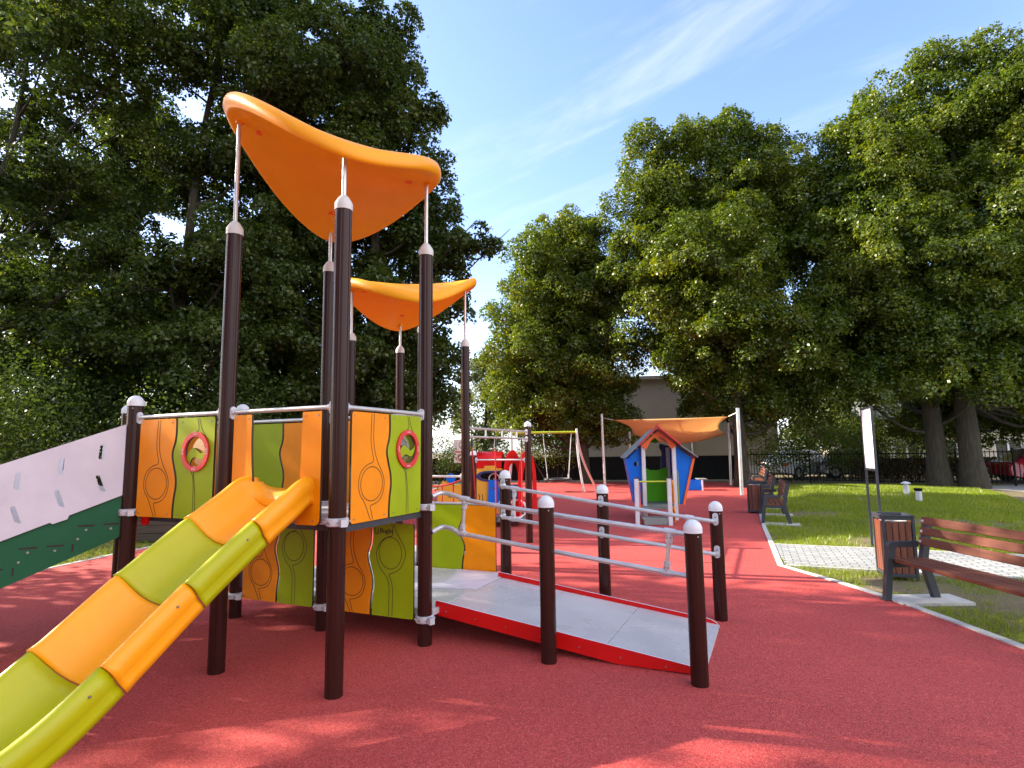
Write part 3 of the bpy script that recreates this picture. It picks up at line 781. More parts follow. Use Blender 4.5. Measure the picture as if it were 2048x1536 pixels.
# ramp ----------------------------------------------------------------------
zr = lambda a: .276 - .1165*a
for a0, a1 in ((.062, .755), (.760, 1.485), (1.490, 2.215)):
    m = MB(); vs = [(a, b, zr(a) + dz) for dz in (0, -.018) for a, b in ((a0, 1.27), (a1, 1.27), (a1, 2.50), (a0, 2.50))]
    m.add(vs, [(0,1,2,3), (7,6,5,4), (0,4,5,1), (1,5,6,2), (2,6,7,3), (3,7,4,0)]); m.build('ramp_board', M['ramp_board'], tower, bevel=.002)
kt = lambda a: .326 - .1245*a
for b0, out_ in ((1.268, -1), (2.502, 1)):
    f = fb(b0); m = MB()
    low_ = lambda a: max(.006, .205 - .125*a)
    end = [(2.10, kt(2.10)), (2.15, kt(2.15)-.004), (2.19, .03), (2.205, .008)]
    pts = rounded([(.012, kt(.012)-.0)] + [(.012, low_(.012))] + [(1.59, .006)] + end[::-1], (0, 1), .03)
    m.plate(pts, [], f, 0, .018*out_, 0, 1)
    for a in (.12, .40, .68, .98, 1.3, 1.62, 1.95):
        m.plate(circle(a, max(.03, (kt(a)+low_(a))/2-.01), .006, 10), [], f, .018*out_, .021*out_, 2)
    m.build('ramp_kerb', [M['red_board'], M['white_board'], M['bolt']], tower)
# hand rails
def hand(pts, b, name='handrail'):
    m = MB(); m.tube([(a, bb, z) for a, bb, z in pts], .019, 14); return m.build(name, M['steel'], tower)
nb = 1.235
t_n = smooth_line([(.055, B+.02, 1.215), (.075, 1.20, 1.236), (.11, nb, 1.238), (.20, nb, 1.222), (.315, nb, 1.19), (.46, nb, 1.163), (1.0, nb, 1.099), (2.10, nb, .984), (2.17, 1.22, .977), (2.20, 1.15, .974)], 5)
b_n = smooth_line([(.055, B+.02, .915), (.075, 1.20, .94), (.11, nb, .948), (.195, nb, .934), (.27, nb, .902), (.46, nb, .878), (1.0, nb, .812), (2.12, nb, .686), (2.18, 1.22, .679), (2.20, 1.15, .676)], 5)
fbk = 2.61
t_f = smooth_line([(.02, LB-.05, 1.222), (.0, 2.65, 1.22), (.03, fbk, 1.209), (.12, fbk, 1.197), (1.14, fbk, 1.054), (2.10, fbk, .928), (2.19, 2.63, .918), (2.205, LB-.055, .916)], 5)
b_f = smooth_line([(.02, LB-.05, .895), (.0, 2.65, .893), (.03, fbk, .882), (.12, fbk, .869), (1.14, fbk, .741), (2.10, fbk, .628), (2.19, 2.63, .618), (2.205, LB-.055, .616)], 5)
for hp, bb in ((t_n, nb), (b_n, nb), (t_f, fbk), (b_f, fbk)): hand(hp, bb)
def conn(a0, z0, a1, z1, b):
    m = MB(); m.tube([(a0, b, z0), (a1, b, z1)], .016, 12); o = m.build('rail_strut', M['steel'], tower)
    for (a, z, s) in ((a0, z0, -1), (a1, z1, 1)):
        m = MB(); m.tube([(a-.038, b, z+.005), (a+.038, b, z-.004)], .0255, 16)
        dx = (a1-a0)*.13; dz = (z1-z0)*.26
        m.tube([(a, b, z), (a + (a1-a0)*(-s)*.27, b, z + (z1-z0)*(-s)*.27)], .025, 14)
        for ex in (-.012, .012): m.tube([(a+ex+(a1-a0)*(-s)*.13, b-.02, z + (z1-z0)*(-s)*.13), (a+ex+(a1-a0)*(-s)*.13, b-.029, z + (z1-z0)*(-s)*.13)], .006, 8, 1)
        m.build('rail_joint', [M['clamp'], M['bolt']], o)
conn(.315, 1.19, .285, .90, nb); conn(2.02, .992, 1.985, .70, nb)
conn(.17, 1.19, .148, .866, fbk); conn(1.98, .943, 1.955, .645, fbk)
# brackets between the posts and the hand rails
for (pa_, pb, z, s) in ((1.105, LB, 1.06, -1), (1.105, LB, .747, -1), (2.21, LB, .918, -1), (2.21, LB, .618, -1), (0, LB, 1.222, -1), (0, LB, .895, -1),
                        (1.1007, 1.1157, 1.088, 1), (1.1007, 1.1157, .80, 1), (2.2017, 1.1, .974, 1), (2.2017, 1.1, .676, 1)):
    y = pb + s*.0605; m = MB()
    pl = [(cos(t)*.026, sin(t)*.026 + (.032 if sin(t) > 0 else -.032)) for t in np.linspace(0, 2*pi, 24, endpoint=False)]
    m.plate(pl, [], lambda x, zz, d: (pa_ + x, y + s*d, z + .012 + zz), -.004, .010)
    m.tube([(pa_, y, z), (pa_, y + s*.062, z)], .014, 10); m.tube([(pa_, y+s*.008, z+.03), (pa_, y+s*.016, z+.03)], .009, 8, 1)
    m.build('handrail_bracket', [M['clamp'], M['bolt']], tower, bevel=.003)

# rope trapeze and net behind
t2r = (T2[0], T2[1]+T2[2]); far = (-1.228, 6.365)
for z in (1.925, 1.80):
    rail(t2r, far, z, .0165, name='ladder_rail')
for k in (.28, .53, .78):
    y = t2r[1] + (far[1]-t2r[1])*k
    m = MB(); m.tube([(-1.215, y, 1.80), (-1.215, y, 1.925)], .013, 10); m.build('ladder_rung', M['steel'], tower)
for k, dx in ((.09, .05), (.42, 0), (.86, 0)):
    y = t2r[1] + (far[1]-t2r[1])*k
    m = MB(); m.tube([(-1.215, y, 1.79), (-1.215, y, 1.66)], .022, 8, 1, rs=[.012, .03]); m.tube([(-1.215, y, 1.66), (-1.215+dx, y+dx, .55)], .010, 8); m.tube([(-1.215+dx, y+dx, .58), (-1.215+dx, y+dx, .52)], .03, 10, 1)
    m.build('climbing_rope', [M['rope_red'], M['black']], tower)
rail((-2.40, 6.50), far, 1.43, .017)
m = MB(); a0, a1, bb = T2[0]-T2[2]+.06, T2[0]-.06, T2[1]+T2[2]
for z0, sag in ((1.20, .10), (.80, .10), (.45, .08)):
    m.tube([(a0+(a1-a0)*t, bb, z0 - sag*4*t*(1-t)) for t in np.linspace(0, 1, 13)], .012, 8)
for t in (.14, .32, .5, .68, .86):
    m.tube([(a0+(a1-a0)*t, bb, 1.20-.10*4*t*(1-t)), (a0+(a1-a0)*t, bb, .30)], .010, 8)
m.build('rope_net', M['rope_red'], tower)
m = MB(); m.plate([(5.2, .02), (5.32, .50), (5.38, .50), (5.42, .02)], [], fa(-1.24), 0, .02); m.build('brace_board', M['red_board'], tower)
m = MB(); m.plate(circle(-2.10, 1.06, .045, 20), [], fb(.06), 0, .02); m.build('step_plug', M['red_board'], tower)

# ------------------------------------------------------------------ trees
def leaf_mesh(name, P, Nrm, size, mat, rng, aspect=.62, fold=.18):
    """many small four-sided leaves: P centres, Nrm normals, size lengths"""
    n = len(P)
    t = rng.normal(size=(n, 3)); t -= (t*Nrm).sum(1, keepdims=True)*Nrm; t /= np.linalg.norm(t, axis=1, keepdims=True) + 1e-9
    u = np.cross(Nrm, t); L_ = size[:, None]; w = L_*aspect*.5
    V = np.stack([P - t*L_*.5, P + u*w + Nrm*L_*fold*.5 - t*L_*.05, P + t*L_*.5, P - u*w + Nrm*L_*fold*.5 - t*L_*.05], 1).reshape(-1, 3)
    me = bpy.data.meshes.new(name); me.vertices.add(4*n); me.loops.add(4*n); me.polygons.add(n)
    me.vertices.foreach_set('co', V.astype(np.float32).ravel())
    me.loops.foreach_set('vertex_index', np.arange(4*n, dtype=np.int32))
    me.polygons.foreach_set('loop_start', np.arange(0, 4*n, 4, dtype=np.int32))
    me.materials.append(mat); me.update(); me.validate()
    return me
def crown_leaves(lobes, rng, cl_per, leaves, size, spread, shell=.62):
    """billowing clumps on and inside each lobe, each clump a dense skin of leaves with a ragged rim;
    returns leaf centres, normals, sizes and the clump centres"""
    Ps, Ns, Cs = [], [], []
    for (x, y, z, r) in lobes:
        k = max(9, int(cl_per * r * r))
        d = rng.normal(size=(k, 3)); d /= np.linalg.norm(d, axis=1, keepdims=True); d[:, 2] = np.where(d[:, 2] < -.55, -d[:, 2]*.6, d[:, 2])
        rad = r * np.where(rng.random(k) < shell, rng.uniform(.72, 1.0, k), rng.uniform(.15, .7, k))
        c = np.array([x, y, z]) + d*rad[:, None]*np.array([1, 1, .92])
        ok = c[:, 2] > 1.3; c, d = c[ok], d[ok]; Cs.append(c)
        for ci, di in zip(c, d):
            R = spread*rng.uniform(.62, 1.30)*min(1.0, .45 + r*.4)
            q = max(14, int(leaves*(R/spread)**2*rng.uniform(.75, 1.2)))
            n = rng.normal(size=(q, 3)) + di*.55 + np.array([0, 0, .35]); n /= np.linalg.norm(n, axis=1, keepdims=True)
            bump_ = 1 + .22*np.sin(n[:, 0]*5 + ci[0]*9) * np.sin(n[:, 1]*5 + ci[1]*7) + .12*np.sin(n[:, 2]*9 + ci[2]*5)
            rr = R*bump_*rng.uniform(.55, 1.05, q)**.6 * np.where(rng.random(q) < .10, rng.uniform(1.0, 1.45, q), 1)
            o = n*rr[:, None]*np.array([1.08, 1.08, .88]); o[:, 2] -= .22*(o[:, 0]**2 + o[:, 1]**2)/R
            nr = n*.75 + rng.normal(size=(q, 3))*.62 + np.array([0, 0, .45])
            nr /= np.linalg.norm(nr, axis=1, keepdims=True)
            Ps.append(ci + o); Ns.append(nr)
    P = np.concatenate(Ps); Nn = np.concatenate(Ns)
    return P, Nn, size*rng.uniform(.6, 1.3, len(P)), np.concatenate(Cs)
def trunk_builder(lobes, clusters, rng, r0, h0, lean=(0, 0), forks=None, twigs=.5):
    m = MB(); top = max(l[2] for l in lobes)
    ctr = np.mean(np.array([l[:3] for l in lobes]), 0)
    # main stem rises through the crown
    zs = np.linspace(-.1, top*.9, 14); pts, rs = [], []
    wob = rng.normal(0, .12, (14, 2)).cumsum(0)*.6
    for i, z in enumerate(zs):
        t = z/top; k = max(0, (z-h0)/(top-h0))
        pts.append((lean[0]*t + wob[i, 0]*t + ctr[0]*k*.6, lean[1]*t + wob[i, 1]*t + ctr[1]*k*.6, z))
        flare = 1 + .45*math.exp(-max(z, 0)/.35)
        rs.append(max(.03, r0*flare*(1 - .92*max(0, t)**1.1)))
    m.tube(pts, r0, 14, rs=rs)
    def stem(z):
        for i in range(13):
            if zs[i] <= z <= zs[i+1]:
                f = (z-zs[i])/(zs[i+1]-zs[i]); return Vector(pts[i])*(1-f) + Vector(pts[i+1])*f, rs[i]*(1-f) + rs[i+1]*f
        return Vector(pts[-1]), rs[-1]
    ends = []
    for (x, y, z, r) in lobes:
        hd = sqrt(x*x + y*y); zb = max(h0*.8, min(top*.85, z - .45*hd - .8)); p, rr = stem(zb); q = Vector((x, y, z))
        mid = p*.55 + q*.45 + Vector((0, 0, -.12*hd)) ; rr = min(rr*.62, .03 + .045*r)
        cur = smooth_line([tuple(p), tuple(p*.8 + mid*.2 + Vector((0,0,.05))), tuple(mid), tuple(q), tuple(q + (q-mid)*.35)], 3)
        m.tube(cur, rr, 7, rs=[rr*(1 - .85*i/(len(cur)-1)) for i in range(len(cur))]); ends += [(Vector(c), rr*(1-.85*i/(len(cur)-1))) for i, c in enumerate(cur)]
    E_ = np.array([tuple(e[0]) for e in ends])
    for c in clusters[rng.random(len(clusters)) < twigs]:
        d = np.linalg.norm(E_ - c, axis=1); i = int(d.argmin())
        if d[i] < .15 or d[i] > 3: continue
        a = ends[i][0]; b = Vector(c); mid = (a+b)/2 + Vector(rng.normal(0, .08, 3))
        m.tube([a, mid, b], .012, 4, rs=[min(.022, ends[i][1]*.7+.004), .013, .005], caps=False)
    return m
def tree(name, base, lobes, leaf, seed, cl_per, leaves, size, spread, r0, h0, lean, label, group=None, back=True, twigs=.5, shell=.62):
    rng = np.random.default_rng(seed)
    kf = 1.13 if leaf == 'leaf_lime' else 1.0
    lobes = [(x, y, z, r*kf) for x, y, z, r in lobes]
    L2_ = list(lobes)
    if leaf == 'leaf_lime':                    # fill between neighbouring lobes so the crown reads as one column
        for a in range(len(lobes)):
            for b in range(a):
                A_, B_ = np.array(lobes[a]), np.array(lobes[b]); dd = np.linalg.norm(A_[:3]-B_[:3])
                if dd < 1.25*(A_[3]+B_[3]) and dd > .85*(A_[3]+B_[3])*.8 and rng.random() < .55: m_ = (A_+B_)/2; L2_.append((m_[0], m_[1]+.3, m_[2], m_[3]*.72))
    if back:                                   # the far half of the crown
        for (x, y, z, r) in lobes:
            if rng.random() < .62: L2_.append((x*.82 + rng.normal(0, .3), y + r*rng.uniform(.9, 1.5), z - .15*r + rng.normal(0, .3), r*rng.uniform(.75, .95)))
    P, Nn, sz, C = crown_leaves(L2_, rng, cl_per, leaves, size, spread, shell)
    root = empty(name, (base[0], base[1], -.02), 0, label, 'tree', group)
    trunk_builder(L2_, C, rng, r0, h0, lean, twigs=twigs).build('trunk', M['bark'], root, fix=False, angle=60)
    o = bpy.data.objects.new('crown', leaf_mesh('crown', P, Nn, sz, M[leaf], rng)); COL.objects.link(o); o.parent = root
    return root
TREES = {
'A':((3.5, 28.0),[(-2.1,-.47,10.96,1.47),(-.75,.08,12.03,1.5),(.65,-.22,11.65,1.39),(-2.6,.23,8.77,1.82),(-.55,.35,9.02,2.32),(.87,-.91,8.43,1.68),(-2.87,-.96,5.94,1.58),(-1.32,.98,5.85,2.5),(.47,-.63,5.59,2.12),(-2.43,-.58,3.6,1.77),(-.36,1.22,2.95,2.14),(1.06,-.05,2.75,1.44),(-3.5,-.5,4.4,1.15),(-3.4,.2,7.2,1.05),(-3.6,0,3.0,1.0)]),
'B':((9.4, 24.1),[(-3.29,.81,15.03,1.03),(-1.56,.37,15.0,1.1),(.6,.58,15.56,1.11),(1.99,-.09,14.47,1.14),(-3.37,.65,12.59,1.53),(-.69,1.33,12.86,2.19),(1.66,.46,12.44,2.12),(3.61,.77,12.9,1.29),(-3.24,.75,9.87,1.71),(-1.19,-.92,9.07,2.4),(2.66,1.12,9.68,2.39),(-2.84,.6,7.13,1.81),(-.46,-.18,6.28,2.37),(1.71,-.85,5.7,2.1),(1.01,1.19,4.09,1.85),(1.97,.35,2.93,1.47),(-1.28,.73,4.94,1.28),(-2.73,.88,5.42,1.08),(4.3,.8,10.4,1.6),(4.5,.5,7.5,1.7),(3.9,.6,5.0,1.3),(3.9,.9,12.0,1.3)]),
'C':((16.1, 22.2),[(1.86,.61,17.05,1.22),(.44,1.03,15.65,1.5),(1.84,.07,14.5,1.82),(-1.78,.73,13.95,1.22),(-1.11,.18,12.46,1.83),(2.27,1.46,12.6,2.34),(-2.17,.96,11.34,1.5),(-1.85,-.68,9.03,1.95),(.65,-.72,8.4,2.22),(-2.54,-.26,6.8,1.61),(1.12,1.6,6.14,2.46),(-1.01,.18,4.5,1.54),(-.3,-1.3,4.2,1.5),(1.1,-1.4,3.8,1.2),(-2.6,.4,3.6,1.3),(0,-.6,6.2,1.8),(-3.0,.5,9.8,1.3),(-3.1,.6,7.4,1.3)]),
'D':((16.9, 21.6),[(2.01,.06,16.78,1.08),(3.3,-.43,16.1,1.37),(2.79,-.08,14.03,1.95),(4.59,-.4,13.61,2.19),(2.06,-.51,10.77,2.27),(5.35,.16,10.62,2.62),(2.67,.13,7.84,2.34),(6.1,1.16,7.28,2.74),(1.84,.39,5.37,2.27),(4.92,1.14,4.26,2.55),(.23,1.0,3.9,1.4),(2.54,.83,3.6,1.5),(3.6,1.9,3.0,1.5),(5.6,1.6,2.7,1.7),(1.3,2.4,2.9,1.2),(.9,-1.1,5.2,1.6),(1.9,-1.3,3.9,1.1),(3.4,-.8,3.6,1.3),(5.2,-.6,3.4,1.6)]),
'L1':((-4.6, 18.4),[(.26,-.13,15.89,1.34),(-.46,-1.09,13.93,1.64),(-2.68,.41,16.72,1.94),(1.0,.14,13.59,.99),(1.69,.09,12.74,1.04),(.68,-.26,11.67,1.64),(-1.43,.12,11.91,2.07),(2.3,-.71,10.72,.88),(2.04,.08,9.56,1.24),(.37,-.23,9.28,1.96),(2.93,-.61,8.26,.8),(3.88,-.63,7.91,.43),(1.77,.26,7.57,1.61),(2.61,.15,6.01,.96),(1.27,-1.32,5.38,1.77),(-.85,.22,6.58,1.76),(2.36,-.5,4.19,.93),(-.24,-1.21,3.9,1.85),(1.92,-.63,3.17,.92),(.39,.05,2.93,1.43),(-1.42,.22,2.97,1.44)]),
'L2':((-10.2, 17.2),[(2.18,-1.16,14.69,1.66),(-.12,.06,17.3,1.93),(3.45,-1.16,12.74,1.66),(.79,.22,13.21,1.65),(-.43,-.47,13.77,1.3),(2.12,.67,11.06,2.0),(.19,.73,10.1,1.7),(-.91,-.19,10.98,1.03),(3.42,.85,8.59,1.87),(2.09,-.63,7.13,1.85),(.43,-1.02,6.58,1.53),(3.22,.01,5.15,1.78),(1.96,-1.27,4.2,1.78),(-.17,-.78,4.6,1.56),(2.86,-.35,2.86,1.31),(.35,-.03,2.77,1.33)]),
'L3':((-15.5, 16.0),[(4.25,-.68,14.31,1.58),(2.76,-.91,13.53,1.56),(-.28,.73,14.18,1.73),(3.71,-.31,11.95,1.35),(.88,.68,11.82,1.29),(-1.79,.92,15.02,2.04),(3.09,-.2,9.44,1.36),(1.18,-.07,8.63,1.37),(-.63,.04,10.07,1.66),(4.06,.24,7.51,1.4),(2.3,.17,6.63,1.53),(.54,.11,6.04,1.53),(3.82,.22,4.87,1.54),(1.53,.8,4.41,1.59),(.42,.01,3.74,1.52),(3.89,-.09,2.99,1.1),(1.66,.29,2.77,1.12)]),
}
GL, GR_ = 'tall dark trees on the left of the playground', 'lime trees along the back fence'
ltrees = {}
ltrees['L1'] = tree('broadleaf_tree', *TREES['L1'], 'leaf_dark', 11, 16, 215, .128, .37, .24, 2.4, (.2, 0), 'tall dark tree whose right edge stands against the open sky behind the small orange roof', GL)
ltrees['L2'] = tree('broadleaf_tree', *TREES['L2'], 'leaf_dark', 12, 14, 215, .128, .38, .22, 2.4, (-.2, 0), 'tall dark tree with a slim straight stem rising behind the big orange roof', GL)
tree('broadleaf_tree', *TREES['L3'], 'leaf_dark', 13, 12, 215, .128, .37, .22, 2.4, (.1, 0), 'tall thin-leaved dark tree at the left margin, above the white stair wall', GL)
tree('lime_tree', *TREES['A'], 'leaf_lime', 21, 17, 200, .128, .43, .20, 2.0, (-.3, 0), 'lowest yellow-green tree of the back row, standing behind the basket swing', GR_)
tree('lime_tree', *TREES['B'], 'leaf_lime', 22, 17, 200, .128, .43, .27, 2.6, (-.1, 0), 'mid-height lime tree with its trunk just right of the orange shade sail', GR_)
tree('lime_tree', *TREES['C'], 'leaf_lime', 23, 17, 200, .128, .43, .34, 2.4, (-.5, 0), 'tall tree with the blackish forked trunk left of the thick pale trunk', GR_)
tree('lime_tree', *TREES['D'], 'leaf_lime', 24, 17, 200, .128, .43, .37, 4.0, (-.2, .2), 'tallest tree with a thick pale brown trunk at the end of the railings', GR_)

# trees further off, seen through the gaps: two source crowns, then copies
def soft_crown(rng, w, h, z0, n):
    out = []
    for i in range(n):
        t = (i + .5)/n; z = z0 + (h-z0)*t; rr = w*sqrt(max(.1, 1 - (2*t-.9)**2))*.62; th = rng.uniform(0, 2*pi); k = rng.uniform(.2, 1)
        out.append((cos(th)*rr*k, sin(th)*rr*k, z, w*rng.uniform(.32, .46)))
    return out
rb_ = np.random.default_rng(5)
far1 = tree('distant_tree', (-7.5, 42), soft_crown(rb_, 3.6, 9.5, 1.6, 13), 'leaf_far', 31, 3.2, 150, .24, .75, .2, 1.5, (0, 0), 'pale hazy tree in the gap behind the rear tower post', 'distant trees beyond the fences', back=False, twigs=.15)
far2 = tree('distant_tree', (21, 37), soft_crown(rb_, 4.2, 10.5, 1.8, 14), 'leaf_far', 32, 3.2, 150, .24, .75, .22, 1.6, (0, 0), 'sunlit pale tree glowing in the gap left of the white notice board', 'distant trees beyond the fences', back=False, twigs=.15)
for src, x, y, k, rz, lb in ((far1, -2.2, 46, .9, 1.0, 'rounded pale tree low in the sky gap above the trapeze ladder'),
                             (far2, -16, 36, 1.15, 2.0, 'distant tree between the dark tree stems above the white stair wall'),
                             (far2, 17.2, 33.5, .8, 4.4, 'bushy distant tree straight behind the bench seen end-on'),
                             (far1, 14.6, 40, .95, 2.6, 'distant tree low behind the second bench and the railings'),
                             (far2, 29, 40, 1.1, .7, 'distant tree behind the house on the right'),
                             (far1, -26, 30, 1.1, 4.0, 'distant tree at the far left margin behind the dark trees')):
    c = copy_tree(src); c.location = (x, y, -.02); c.scale = (k, k, k); c.rotation_euler = (0, 0, rz); c['label'] = lb
for src, x, y, k, rz, lb in (('L2', -14.0, 20.2, .98, 2.2, 'dark tree of the second row filling the left edge behind the white stair wall'),
                             ('L1', -8.0, 20.6, .93, 3.6, 'dark tree of the second row between the two tallest tower posts')):
    c = copy_tree(ltrees[src]); c.location = (x, y, -.02); c.scale = (k, k, k); c.rotation_euler = (0, 0, rz); c['label'] = lb
# bushes along the left lawn and by the fences
def bush(loc, w, h, leaf, seed, label, name='bush', cat='bush', group=None, depth=None, cl=16):
    rng = np.random.default_rng(seed); d = depth or w*.8; lob = []
    for i in range(max(4, int(w*4))):
        lob.append(((rng.random()-.5)*w, (rng.random()-.5)*d, h*rng.uniform(.35, .78), h*rng.uniform(.24, .36)))
    Ps, Ns = [], []
    for (x, y, z, r) in lob:
        k = min(5200, int(cl*8*r*r*6) + 60)
        dd = rng.normal(size=(k, 3)); dd /= np.linalg.norm(dd, axis=1, keepdims=True)
        Ps.append(np.array([x, y, z]) + dd*(r*rng.uniform(.5, 1.12, k))[:, None]); Ns.append(dd + rng.normal(size=(k, 3))*.7 + np.array([0, 0, .4]))
    P = np.concatenate(Ps); Nn = np.concatenate(Ns); ok = P[:, 2] > .02; P, Nn = P[ok], Nn[ok]; Nn /= np.linalg.norm(Nn, axis=1, keepdims=True)
    root = empty(name, (*loc, -.02), 0, label, cat, group)
    o = bpy.data.objects.new('foliage', leaf_mesh('foliage', P, Nn, .085*rng.uniform(.7, 1.3, len(P)), M[leaf], rng)); COL.objects.link(o); o.parent = root
    m = MB()
    for k in range(7):
        l = lob[k % len(lob)]; m.tube([(l[0]*.3, l[1]*.3, -.05), (l[0]*.7, l[1]*.7, l[2]*.5), (l[0], l[1], l[2])], .02, 6, rs=[.03, .02, .008])
    m.build('stem', M['bark'], root); return root
GB = 'bushes and low growth along the edges'
bush((-13.5, 12.9), 5.2, 3.9, 'leaf_dark', 41, 'dark bush above the lower end of the white stair wall', group=GB)
bush((-8.4, 15.4), 5.0, 3.4, 'leaf_dark', 42, 'dark bush between the two stair posts and the slide mouth', group=GB)
bush((-4.6, 17.2), 4.2, 2.9, 'leaf_dark', 43, 'dark bush behind the tall tower posts', group=GB)
bush((-3.6, 27.0), 2.6, 2.4, 'leaf_dark', 44, 'dark green bush in front of the solid fence, left of the rules sign', group=GB)
bush((2.1, 29.2), 3.0, 2.6, 'leaf_lime', 45, 'sunlit bush hanging over the dark fence behind the basket swing', group=GB)
bush((13.2, 27.2), 3.4, 2.7, 'leaf_lime', 46, 'bush behind the railings left of the white notice board', group=GB)
bush((18.2, 27.4), 4.4, 3.3, 'leaf_lime', 49, 'tall bush behind the railings right of the white notice board', group=GB)
bush((-12.8, 17.2), 5.4, 4.2, 'leaf_dark', 50, 'big dark bush just above the high end of the white stair wall', group=GB)
bush((15.8, 27.6), 3.2, 1.5, 'leaf_dark', 48, 'low dark bush behind the railings between the two thick trunks and the notice board', group=GB)
bush((-18.5, 14.2), 5.0, 3.8, 'leaf_dark', 47, 'dark bush at the far left margin', group=GB)
# clipped hedge behind the railings
rng = np.random.default_rng(51); hl = 9.0; n = 15000
P = np.stack([rng.uniform(-hl/2, hl/2, n), rng.uniform(-.45, .45, n), rng.uniform(.05, 1.0, n)**.8*1.02], 1)
root = empty('clipped_hedge', (20.0, 26.3, 0), -.12, 'rusty brown clipped hedge with a green top behind the railings', 'hedge')
Nn = rng.normal(size=(n, 3)) + np.array([0, -.4, .4]); Nn /= np.linalg.norm(Nn, axis=1, keepdims=True)
o = bpy.data.objects.new('foliage', leaf_mesh('foliage', P, Nn, .10*rng.uniform(.7, 1.3, n), M['leaf_hedge'], rng)); COL.objects.link(o); o.parent = root
m = MB()
for k in range(24): m.tube([(-hl/2 + hl*k/23, rng.uniform(-.2, .2), -.05), (-hl/2 + hl*k/23 + rng.uniform(-.1, .1), rng.uniform(-.2, .2), .8)], .02, 6)
m.build('stem', M['bark'], root)
# unseen trees added left of and behind the viewer to shade ground, dim low light
sh = soft_crown(np.random.default_rng(8), 4.6, 15, 3.0, 20)
t1 = tree('broadleaf_tree', (-13.5, 8.2), sh, 'leaf_dark', 61, 1.7, 130, .20, .75, .25, 2.5, (0, 0), 'unseen tree added to the left to dapple the playground', GL, back=False, twigs=.2)

for src, x, y, k, rz, lb in ((t1, -9.5, .6, 1.1, 1.3, 'unseen tree added for shade beside the viewer'), (ltrees['L2'], -8.5, -9.0, .9, 3.0, 'unseen tree added for shade behind the viewer on the left'),
                             (ltrees['L1'], -1.0, -15, .85, 4.1, 'unseen tree added for shade straight behind the viewer'), (ltrees['L2'], -15.5, -3.5, .9, 1.0, 'unseen tree added for shade far to the left of the viewer')):
    c = copy_tree(src); c.location = (x, y, -.02); c.rotation_euler = (0, 0, rz); c.scale = (k, k, k); c['label'] = lb

# ------------------------------------------------------------------ lawn grass
def inside(px_, py_, poly):
    c = np.zeros(len(px_), bool); j = len(poly)-1
    for i in range(len(poly)):
        (xi, yi), (xj, yj) = poly[i], poly[j]
        k = ((yi > py_) != (yj > py_)) & (px_ < (xj-xi)*(py_-yi)/(yj-yi+1e-12) + xi); c ^= k; j = i
    return c
def grass(n, x0, x1, y0, y1, name, ex):
    rng = np.random.default_rng(int(x1*10)+n)
    # density falls off with distance from the viewer
    y = y0 + (y1-y0)*rng.random(n)**1.7; x = x0 + (x1-x0)*rng.random(n)
    ok = np.ones(n, bool)
    for p in ex: ok &= ~inside(x, y, p)
    pn = np.sin(x*1.3+2*np.sin(y*.9))*np.sin(y*1.1+1.7*np.sin(x*.7)) + .5*np.sin(x*3.1+y*2.3)
    dens = np.clip(1.05 - .8*np.clip(pn-.25, 0, 1), .16, 1)
    for cx, cy, ra in ((4.5, 7.0, .55), (5.15, 6.05, .85), (4.75, 6.6, .55), (4.25, 6.75, .4), (6.1, 9.9, .8), (8.8, 12.2, 1.3), (7.2, 14.2, 1.0), (10.5, 11.5, 1.2)):
        q = np.sqrt((x-cx)**2 + ((y-cy)*1.3)**2)/ra + .35*np.sin(x*7+y*3)*np.sin(y*8-x*2); dens *= np.clip((q-.5)*1.7, .08, 1)
    ok &= rng.random(n) < dens
    x, y = x[ok], y[ok]; n = len(x); d = np.sqrt(x*x + y*y)
    h = rng.uniform(.025, .065, n)*np.clip(.8+d/25, .8, 1.5); w = np.clip(.0022*d/5, .0025, .012); a = rng.uniform(0, 2*pi, n); ln = rng.uniform(.1, .9, n)*h; la = rng.uniform(0, 2*pi, n)
    z = lawn_z(x, y) - .004
    V = np.stack([np.stack([x-np.cos(a)*w, y-np.sin(a)*w, z], 1), np.stack([x+np.cos(a)*w, y+np.sin(a)*w, z], 1), np.stack([x+np.cos(la)*ln, y+np.sin(la)*ln, z+h], 1)], 1).reshape(-1, 3)
    me = bpy.data.meshes.new(name); me.vertices.add(3*n); me.loops.add(3*n); me.polygons.add(n)
    me.vertices.foreach_set('co', V.astype(np.float32).ravel()); me.loops.foreach_set('vertex_index', np.arange(3*n, dtype=np.int32))
    me.polygons.foreach_set('loop_start', np.arange(0, 3*n, 3, dtype=np.int32)); me.materials.append(M['blade']); me.update()
    o = bpy.data.objects.new(name, me); COL.objects.link(o); tag(o, 'short patchy lawn grass', 'grass', kind='stuff'); return o
RUB2 = [(x+.08 if i < 11 else x-.07, y) for i, (x, y) in enumerate(RUB)]
SLAB = [[(3.95, 5.98), (4.70, 5.98), (4.70, 6.44), (3.95, 6.44)]]
grass(640000, 3.5, 19, 3.4, 24, 'grass', [RUB2, path, [(30,14), (30,24.2), (18.2,22.9), (16.9,22.6), (16.6,21.1), (15.2,18.3), (13.4,15.4), (12.6,12.6), (13.5,10), (18,9)]] + SLAB)
grass(70000, -13, -4.5, 8, 17, 'grass', [RUB2])

